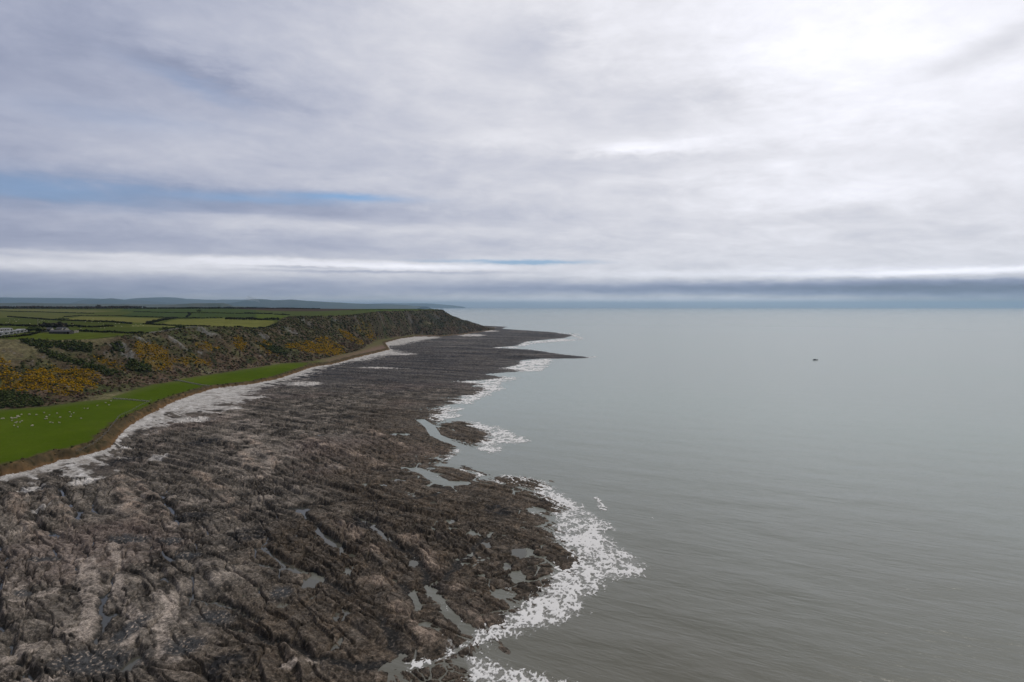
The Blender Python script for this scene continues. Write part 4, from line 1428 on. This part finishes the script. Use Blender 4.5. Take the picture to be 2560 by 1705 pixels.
def tree(u, v, h, spread, lb, cols, back=0.0):
    g = hitz([(u, v)])[0]
    root = empty('tree', tuple(g), lb, 'tree', 'trees standing in the fields')
    mb = MB()
    mb.tube((0, 0, -.3), (.1, 0, h * .45), h * .035, h * .022)
    tips = []
    for k in range(7):
        a = k * 2.4
        z0 = h * (.25 + .03 * k)
        e = (math.cos(a) * spread * .55, math.sin(a) * spread * .55, h * (.55 + .05 * (k % 4)))
        mb.tube((0.05, 0, z0), e, h * .016, h * .006, 5)
        tips.append(e)
    mb.build('trunk', MAT_BARK, root, True)
    P = []
    for e in tips + [(0, 0, h * .8)]:
        for _ in range(9):
            P.append(np.array(e) + RNG.normal(0, 1, 3) * [spread * .22, spread * .22, h * .10])
    P = np.array(P)
    tufts('crown', P, RNG.uniform(.10, .2, len(P)) * spread, pick(cols, len(P)), level=0, parent=root, var=.4)


MAT_BARK = simple_mat('tree_bark', (.07, .06, .05), .9, .2, .3, 8)
tree(246, 771.6, 13, 9, 'tallest round tree standing above the brown wood on the skyline', BR)
tree(498, 781.5, 7.5, 6, 'lone dark tree in the long hedge between the dark green fields', DK)
tree(413, 828, 4.5, 5, 'leftmost dark bush tree behind the pale stone wall', DK)
tree(430, 824.5, 3.2, 3.2, 'smallest dark bush tree, middle of three behind the pale stone wall', DK)
tree(450, 822, 4, 5.5, 'rightmost dark bush tree behind the pale stone wall', DK)
tree(154, 803, 4.5, 9, 'wide dark tree on the hedge below the left yellowish field', DK)
tree(708, 788.5, 4, 5, 'small dark tree on the hedge before the ploughed field', DK)
tree(118, 824, 7, 9, 'wide dark tree left of the farm sheds', [(.020, .020, .016), (.03, .028, .022)])
tree(145, 823, 7, 10, 'grey leafless tree standing behind the farm sheds', BR)
tree(90, 831, 5.5, 9, 'dark bushy tree between the caravans and the farm', DK)

# ------------------------------------------------------------------ stone walls and the fence
STONE = simple_mat('dry_stone', (.30, .285, .255), .9, .2, .45, 1.6)


def stone_wall(pts, h, wd, lb, step=1.1, grass=0.0):
    w = hits(pts)
    A = along(w, step)
    g = on_ground(A)
    c0 = g.mean(0)
    mb = MB()
    for p in g - c0:
        for q_ in range(3):
            s_ = RNG.uniform(.35, .6, 3) * [1.5, wd, h * .8]
            mb.box(p + RNG.normal(0, .18, 3) * [1, 1, .2] + [0, 0, h * (.1 + .33 * q_)], s_, .85)
    o = mb.build('dry_stone_wall', STONE)
    o.location = c0
    tag(o, lb, 'stone wall', 'dry stone walls')
    return o


stone_wall([(373, 834), (400, 830.5), (425, 826), (449, 822.5), (487, 818.8)], 1.5, 1.3, 'pale dry stone wall climbing along the cliff top')
stone_wall([(176, 833), (185, 832.5), (196, 831)], 2.2, 3.0, 'pale tumbled rubble wall at the right end of the farm sheds', .9)
stone_wall([(283, 997.5), (310, 999), (340, 1001.5), (373, 1004.5)], .9, 1.0, 'low dark wall between the sheep field and the next green field')
stone_wall([(438, 950.5), (468, 956.5), (504, 963.5), (524, 966)], 1.0, 1.0, 'low wall crossing between the two far green terrace fields')
WOOD = simple_mat('weathered_wood', (.20, .185, .16), .9, .2, .25, 6)
WIRE = simple_mat('fence_wire', (.28, .28, .27), .5, .5)
fw = along(hits([(378, 1003), (350, 1016), (322, 1032), (299, 1041), (288, 1056), (272, 1078), (256, 1095), (238, 1110), (215, 1122), (180, 1136)]), 3.0)
fg = on_ground(fw)
root = empty('wire_fence', tuple(fg[0]), 'post and wire fence along the seaward edge of the sheep field', 'fence')
mbw = MB()
for k, p in enumerate(fg - fg[0]):
    mb = MB()
    mb.box((p[0], p[1], p[2] + .6), (.14, .14, 1.5), .9)
    mb.build('post', WOOD, root)
    if k:
        for h in (.5, .85, 1.2):
            mbw.tube(pp + [0, 0, h], p + [0, 0, h], .015, .015, 4)
    pp = p
mbw.build('wire', WIRE, root)

# ------------------------------------------------------------------ telegraph pole
g = hitz([(95.5, 827)])[0]
root = empty('telegraph_pole', tuple(g), 'thin wooden telegraph pole between the caravans and the farm', 'pole')
mb = MB()
mb.tube((0, 0, -.5), (0, 0, 11.5), .22, .15, 8)
mb.build('pole', WOOD, root, True)
mb = MB()
mb.box((0, 0, 10.9), (1.8, .12, .14))
mb.build('crossarm', WOOD, root)
for k in range(4):
    mb = MB()
    mb.tube((-.75 + .5 * k, 0, 10.97), (-.75 + .5 * k, 0, 11.2), .05, .03, 6)
    mb.build('insulator', simple_mat('porcelain', (.7, .7, .68), .3, .5), root)

# ------------------------------------------------------------------ caravans
WHITE = simple_mat('caravan_cladding', (.66, .66, .64), .55, .4, .08, 2)
ROOFG = simple_mat('caravan_roof', (.34, .345, .37), .6, .4, .12, 1)
DGLASS = simple_mat('window_glass', (.03, .035, .04), .08, .5)
CHASS = simple_mat('dark_chassis', (.03, .03, .03), .8, .3)


def rect_prism(mb, x0, x1, y0, y1, z0, z1):
    mb.box(((x0 + x1) / 2, (y0 + y1) / 2, (z0 + z1) / 2), (x1 - x0, y1 - y0, z1 - z0))


def caravan(u, v, rz, lb):
    g = hitz([(u, v)])[0]
    root = empty('static_caravan', tuple(g), lb, 'caravan', 'static caravans behind the hedge', rz)
    L_, W_ = 10.0, 3.1
    mb = MB()
    rect_prism(mb, -L_, 0, -W_ / 2, W_ / 2, .45, 2.75)
    mb.build('body', WHITE, root)
    mb = MB()
    mb.gable((-L_ / 2, 0, 2.752), (L_ + .3, W_ + .25), .12, .62)
    mb.build('roof', ROOFG, root)
    mb = MB()
    rect_prism(mb, -L_ + .3, -.3, -W_ / 2 + .1, W_ / 2 - .1, -.3, .447)
    mb.build('chassis', CHASS, root)
    mb = MB()
    rect_prism(mb, .001, .05, -1.0, 1.0, 1.15, 2.25)
    mb.build('bay_window', DGLASS, root)
    for k in range(3):
        mb = MB()
        rect_prism(mb, -2.6 - 2.6 * k, -1.4 - 2.6 * k, -W_ / 2 - .04, -W_ / 2 - .001, 1.3, 2.2)
        mb.build('window', DGLASS, root)
    mb = MB()
    rect_prism(mb, -9.5, -8.7, -W_ / 2 - .05, -W_ / 2 - .001, .5, 2.4)
    d = mb.build('door', simple_mat('caravan_door', (.5, .5, .5), .5, .4), root)
    mb = MB()
    rect_prism(mb, -8.85, -8.8, -W_ / 2 - .1, -W_ / 2 - .051, 1.3, 1.5)
    mb.build('handle', CHASS, d)


CV = [(1, 840.5, 'nearest white static caravan, cut by the left edge of the photo'), (15.5, 838.5, 'white static caravan next to the leftmost one in the front row'), (29, 836.8, 'white static caravan in the middle of the front row'),
      (45, 834.4, 'white static caravan right of the middle one in the front row'), (55, 832.6, 'white static caravan second from the right end of the front row'), (72, 831, 'white static caravan at the right end of the row, nearest the farm')]
for k, (u, v, lb) in enumerate(CV):
    caravan(u, v, math.radians(-32 if k < 5 else 4), lb)
caravan(4, 830, math.radians(-10), 'white static caravan in the back row at the left edge of the photo')
caravan(29, 828.8, math.radians(-5), 'white static caravan in the back row, alone before the green field')

# ------------------------------------------------------------------ farm buildings
PALEW = simple_mat('limewashed_stone', (.36, .35, .32), .9, .2, .3, 1)
DARKW = simple_mat('dark_stone', (.085, .08, .075), .9, .2, .35, .8)
SLATE = simple_mat('slate_roof', (.07, .07, .078), .7, .3, .2, .7)
OPEN = simple_mat('dark_opening', (.012, .012, .012), .9, .1)


def barn(u, v, rz, L_, W_, h0, h1, wall, roofm, lb, nwin):
    g = hitz([(u, v)])[0]
    root = empty('barn', tuple(g), lb, 'barn', 'farm buildings beside the caravans', rz)
    mb = MB()
    mb.gable((0, 0, -.5), (L_, W_), h0 + .5, h1 + .5)
    mb.build('wall', wall, root)
    mb = MB()
    for s_ in (-1, 1):
        sl_ = math.atan2(h1 - h0, W_ / 2)
        e = .35
        ye, ze = s_ * (W_ / 2 + e * math.cos(sl_)), h0 - e * math.sin(sl_)
        v_ = [(-L_ / 2 - .2, ye, ze + .03), (L_ / 2 + .2, ye, ze + .03), (L_ / 2 + .2, 0, h1 + .03), (-L_ / 2 - .2, 0, h1 + .03)]
        v_ += [(a, b_, c + .15) for a, b_, c in v_]
        mb.add(v_, [(0, 1, 2, 3), (4, 7, 6, 5), (0, 4, 5, 1), (1, 5, 6, 2), (2, 6, 7, 3), (3, 7, 4, 0)])
    mb.build('roof', roofm, root)
    for k in range(nwin):
        x = -L_ / 2 + L_ * (k + .8) / (nwin + .6)
        mb = MB()
        rect_prism(mb, x - .45, x + .45, -W_ / 2 - .03, -W_ / 2 - .001, 1.2, 2.1)
        mb.build('window', OPEN, root)
    mb = MB()
    rect_prism(mb, L_ / 2 - 2.2, L_ / 2 - .8, -W_ / 2 - .04, -W_ / 2 - .001, 0, 2.2)
    mb.build('door', OPEN, root)


barn(119, 829.5, .05, 9, 5, 2.4, 4.0, PALEW, SLATE, 'small grey walled farm building at the left of the yard', 2)
barn(151, 830.5, .1, 5, 5, 3.0, 4.8, PALEW, SLATE, 'small pale gabled building in the middle of the farm', 1)
barn(161, 830, -.1, 6, 5, 2.8, 4.6, PALEW, SLATE, 'pale farm cottage right of the small gabled building', 2)
barn(154, 834, 0, 19, 6, 2.0, 3.2, DARKW, SLATE, 'long dark low shed in front of the pale farm buildings', 3)

# ------------------------------------------------------------------ sheep
FLEECE = simple_mat('fleece', (.50, .46, .37), .95, .1, .12, 9)
FACE = simple_mat('sheep_face', (.50, .45, .38), .9, .2)


def sheep_mesh(name, head_down):
    """one continuous woolly body: trunk, neck, head and four jointed legs grown from a skeleton"""
    me = bpy.data.meshes.new(name)
    hd = [(.62, 0, .80), (.80, 0, .62), (.93, 0, .36), (1.02, 0, .18)] if head_down else [(.62, 0, .85), (.74, 0, 1.02), (.86, 0, 1.10), (1.03, 0, 1.02)]
    v = [(0, 0, .68), (.38, 0, .70), (-.42, 0, .70), (-.58, 0, .62)] + hd
    r = [.31, .29, .30, .13, .19, .12, .105, .06]
    e = [(0, 1), (0, 2), (2, 3), (1, 4), (4, 5), (5, 6), (6, 7)]
    for (x, y, root, kn) in ((.36, .13, 1, .03), (.36, -.13, 1, .03), (-.42, .14, 2, -.06), (-.42, -.14, 2, -.06)):
        n = len(v)
        v += [(x, y, .46), (x + kn, y, .25), (x, y, 0.0)]
        r += [.085, .05, .042]
        e += [(root, n), (n, n + 1), (n + 1, n + 2)]
    me.from_pydata(v, e, [])
    o = bpy.data.objects.new(name, me)
    col.objects.link(o)
    sk = o.modifiers.new('skin', 'SKIN')
    sk.use_smooth_shade = True
    for i, rr in enumerate(r):
        me.skin_vertices[0].data[i].radius = (rr, rr)
    me.skin_vertices[0].data[0].use_root = True
    dg = bpy.context.evaluated_depsgraph_get()
    m2 = bpy.data.meshes.new_from_object(o.evaluated_get(dg))
    bpy.data.objects.remove(o)
    m2.name = name
    m2.materials.clear()
    m2.materials.append(FLEECE)
    return m2


SHM = [sheep_mesh('sheep_grazing', True), sheep_mesh('sheep_standing', False)]


def ear_mesh():
    mb = MB()
    mb.tube((0, 0, 0), (-.03, .14, -.02), .035, .012, 5)
    me = bpy.data.meshes.new('ear')
    me.from_pydata(mb.v, [], mb.f)
    me.materials.append(FACE)
    return me


EAR = ear_mesh()


def sheep(xy, lb, group, parts=True):
    g = on_ground([xy])[0]
    k = 0 if random.random() < .75 else 1
    o = bpy.data.objects.new('sheep', SHM[k])
    col.objects.link(o)
    o.location = g
    o.rotation_euler = (0, 0, random.choice([0, math.pi]) + random.gauss(0, .6))
    s_ = random.uniform(.66, .82)
    o.scale = (s_, s_, s_)
    tag(o, lb, 'sheep', group)
    if parts:
        for sy_ in (1, -1):
            c = EAR.copy() if False else EAR
            w = bpy.data.objects.new('ear', c)
            col.objects.link(w)
            w.parent = o
            w.location = (.80, .07 * sy_, .60) if k == 0 else (.80, .07 * sy_, 1.13)
            w.scale = (1, sy_, 1)


NEAR = [((30, 645), 'white sheep at the left edge of the photo in the low green field'), ((58, 643), 'white sheep close beside the one at the left edge of the photo'),
        ((203, 628), 'upper left sheep of the tight cluster near the left edge'), ((217, 642), 'sheep at the left end of the tight cluster, lowest of its pair'), ((229, 633), 'sheep touching the left pair of the tight cluster'),
        ((262, 633), 'left sheep of the touching pair in the middle of the cluster'), ((293, 632), 'right sheep of the touching pair in the middle of the cluster'), ((312, 589), 'topmost sheep of the tight cluster, on its left'),
        ((336, 588), 'topmost sheep of the tight cluster, on its right'), ((318, 610), 'sheep under the topmost two of the tight cluster'), ((359, 607), 'sheep at the right end of the tight cluster'),
        ((220, 680), 'pinkish sheep standing alone just below the left end of the cluster'), ((398, 567), 'lone sheep right above the tight cluster'), ((535, 567), 'lone sheep midway between the cluster and the centre group'),
        ((665, 573), 'bright sheep left of the centre group, level with the hedge side row'), ((815, 535), 'small sheep highest of the centre group'), ((907, 578), 'bright sheep at the upper right of the centre group'),
        ((1045, 545), 'sheep alone right of the centre group, nearest the thicket side'), ((850, 610), 'sheep just above the pair in the centre group'), ((832, 648), 'left sheep of the pair in the centre group'),
        ((860, 644), 'right sheep of the pair in the centre group'), ((1110, 620), 'dull sheep below and right of the centre group'), ((1285, 520), 'faint sheep at the top of the four right of centre'),
        ((1315, 567), 'brightest of the four sheep right of centre'), ((1295, 607), 'lowest of the four sheep right of centre'), ((1357, 537), 'rightmost of the four sheep right of centre'),
        ((1487, 637), 'lone sheep on the open turf towards the beach bank'), ((1555, 455), 'dim sheep beside the bright one under the hillside'), ((1612, 460), 'bright sheep under the hillside where the scrub ends'),
        ((1790, 402), 'faint sheep left of the three in the far corner'), ((1947, 352), 'left sheep of the three in the far corner by the low wall'), ((2003, 393), 'lower sheep of the three in the far corner by the low wall'),
        ((2038, 318), 'sheep in the far corner nearest the sandy path'), ((288, 720), 'left sheep of the loose group below the cluster'), ((315, 706), 'dim sheep in the loose group below the cluster'),
        ((368, 713), 'bright sheep in the loose group below the cluster'), ((407, 688), 'uppermost sheep of the loose group below the cluster'), ((260, 772), 'sheep lowest on the left below the loose group'),
        ((330, 800), 'sheep nearest the camera, below the loose group'), ((580, 777), 'left one of the pair lying out on the near turf'), ((607, 770), 'right one of the pair lying out on the near turf'),
        ((920, 712), 'left sheep of the three in a row below the centre group'), ((970, 718), 'middle sheep of the three in a row below the centre group'), ((1095, 720), 'right sheep of the three in a row below the centre group')]
w = hits([(p[0] * .1359, 960 + p[1] * .1359 + .6) for p, _ in NEAR])
for xy, (_, lb) in zip(w, NEAR):
    sheep(xy, lb, 'sheep grazing in the low field')
FARS = [(180, 385), (290, 388), (265, 358), (180, 355), (110, 412), (240, 408), (300, 395), (150, 415), (345, 355), (548, 432), (760, 383), (785, 372), (815, 380), (722, 405), (795, 430), (900, 400)]
w = hits([(p[0] * .1359, 750 + p[1] * .1359 + .8) for p in FARS])
for i, xy in enumerate(w):
    sheep(xy, 'tiny pale sheep at the far left of the upper field' if i < 10 else 'tiny pale sheep grouped above the telegraph pole in the upper field', 'far sheep left of the pole' if i < 10 else 'far sheep above the pole', False)
FARS2 = [(1570, 402), (1690, 405), (1815, 412), (1855, 402), (1345, 450), (2120, 430), (2130, 480), (2240, 488), (1900, 440), (2190, 435), (1170, 435), (1855, 512), (1920, 515), (1485, 525), (1215, 510)]
w = hits([(p[0] * .1359, 750 + p[1] * .1359 + .8) for p in FARS2])
for i, xy in enumerate(w):
    sheep(xy, 'tiny pale sheep in the field above the long dark shed' if i < 11 else 'tiny pale sheep on the strip right of the farm', 'far sheep above the farm' if i < 11 else 'far sheep right of the farm', False)
w = hits([(950 * .1359, 750 + 347 * .1359 + .8), (1717 * .1359, 750 + 342 * .1359 + .8)])
sheep(w[0], 'single pale sheep at the left tip of the yellowish field', 'far sheep on the yellowish field', False)
sheep(w[1], 'single pale sheep in the middle of the yellowish field', 'far sheep on the yellowish field', False)
w = hits([(332, 815.5), (358, 815), (340, 812), (352, 812.5), (345, 816)])
for xy in w:
    sheep(xy, 'tiny pale sheep on the bright strip below the slanting hedge', 'far sheep on the bright strip', False)

# ------------------------------------------------------------------ boats
HULL = simple_mat('dark_hull_paint', (.022, .028, .030), .4, .5)
CABIN = simple_mat('dark_cabin', (.05, .055, .06), .4, .5)
DECK = simple_mat('deck', (.10, .10, .095), .7, .3)


def hull_mesh(L_, W_, D_, F_):
    secs = []
    for t_ in np.linspace(-.5, .5, 13):
        k = max(0.02, (1 - max(0, (t_ + .05) / .55) ** 2.2))
        wv_ = W_ / 2 * k * (.88 if t_ < -.4 else 1)
        sheer = F_ * (1 + .5 * max(0, t_ * 2) ** 2)
        secs.append([(t_ * L_, -wv_, sheer), (t_ * L_, -wv_ * .92, .15), (t_ * L_, -wv_ * .45, -D_ * .7), (t_ * L_, 0, -D_), (t_ * L_, wv_ * .45, -D_ * .7), (t_ * L_, wv_ * .92, .15), (t_ * L_, wv_, sheer)])
    mb = MB()
    n = 7
    vs = [p for s_ in secs for p in s_]
    fs = [(i * n + j, i * n + j + 1, (i + 1) * n + j + 1, (i + 1) * n + j) for i in range(12) for j in range(6)]
    fs.append(tuple(range(n)))
    mb.add(vs, fs)
    dk = MB()
    dv = [p for s_ in secs for p in ((s_[0][0], s_[0][1] * .94, s_[0][2] - .18), (s_[6][0], s_[6][1] * .94, s_[6][2] - .18))]
    dk.add(dv, [(2 * i, 2 * i + 2, 2 * i + 3, 2 * i + 1) for i in range(12)])
    return mb, dk


def boat(u, v, L_, W_, rz, lb, name, cat, mast):
    x, y = at(u, v, 0.0)
    root = empty(name, (x, y, .05), lb, cat, None, rz)
    mb, dk = hull_mesh(L_, W_, L_ * .07, L_ * .13)
    mb.build('hull', HULL, root, True)
    dk.build('deck', DECK, root)
    mb = MB()
    ch = L_ * .17
    mb.box((L_ * .06, 0, L_ * .11 + ch / 2), (L_ * .26, W_ * .58, ch), .86)
    c = mb.build('wheelhouse', CABIN, root)
    mb = MB()
    mb.box((L_ * .06, 0, L_ * .11 + ch * .68), (L_ * .262, W_ * .6, ch * .3), .97)
    mb.build('window', DGLASS, c)
    mb = MB()
    if mast:
        mb.tube((-L_ * .2, 0, L_ * .1), (-L_ * .2, 0, L_ * .48), L_ * .01, L_ * .005, 6)
        mb.build('mast', CHASS, root)
    else:
        mb.box((-L_ * .53, 0, L_ * .13), (L_ * .06, W_ * .2, L_ * .15), .8)
        mb.build('outboard_motor', CHASS, root)


boat(2038, 900.5, 6.4, 2.4, math.radians(172), 'small dark motor boat alone on the open grey sea', 'motor_boat', 'boat', False)
boat(2227, 782, 17, 6, math.radians(60), 'tiny dark vessel far out near the horizon', 'fishing_vessel', 'boat', True)

# ------------------------------------------------------------------ smoke drifting from the far shore
smk = bpy.data.materials.new('white_smoke')
smk.use_nodes = True
nt = smk.node_tree
nt.nodes.clear()
ho = nt.nodes.new('ShaderNodeOutputMaterial')
hv = nt.nodes.new('ShaderNodeVolumePrincipled')
hv.inputs['Color'].default_value = (.97, .97, .97, 1)
hv.inputs['Density'].default_value = .006
hv.inputs['Density Attribute'].default_value = ''
nt.links.new(hv.outputs[0], ho.inputs['Volume'])
P, sz = [], []
for k in range(16):
    t_ = k / 15
    u, v = 649 - 22 * t_ - 6 * t_ * t_, 755 - 9 * t_ ** .6
    y = 15500
    P.append(((u - 1280) / F_PX * y, y + 60 * t_, CAM_H + (z_of(u, v, y) - CAM_H)))
    sz.append(22 + 60 * t_)
o = tufts('smoke', np.array(P), np.array(sz), np.ones((16, 3)), level=1, jit=.2, flat=.8, mat=smk)
o['kind'] = 'stuff'
o['label'] = 'faint white smoke drifting from the far shore below the blue hill'
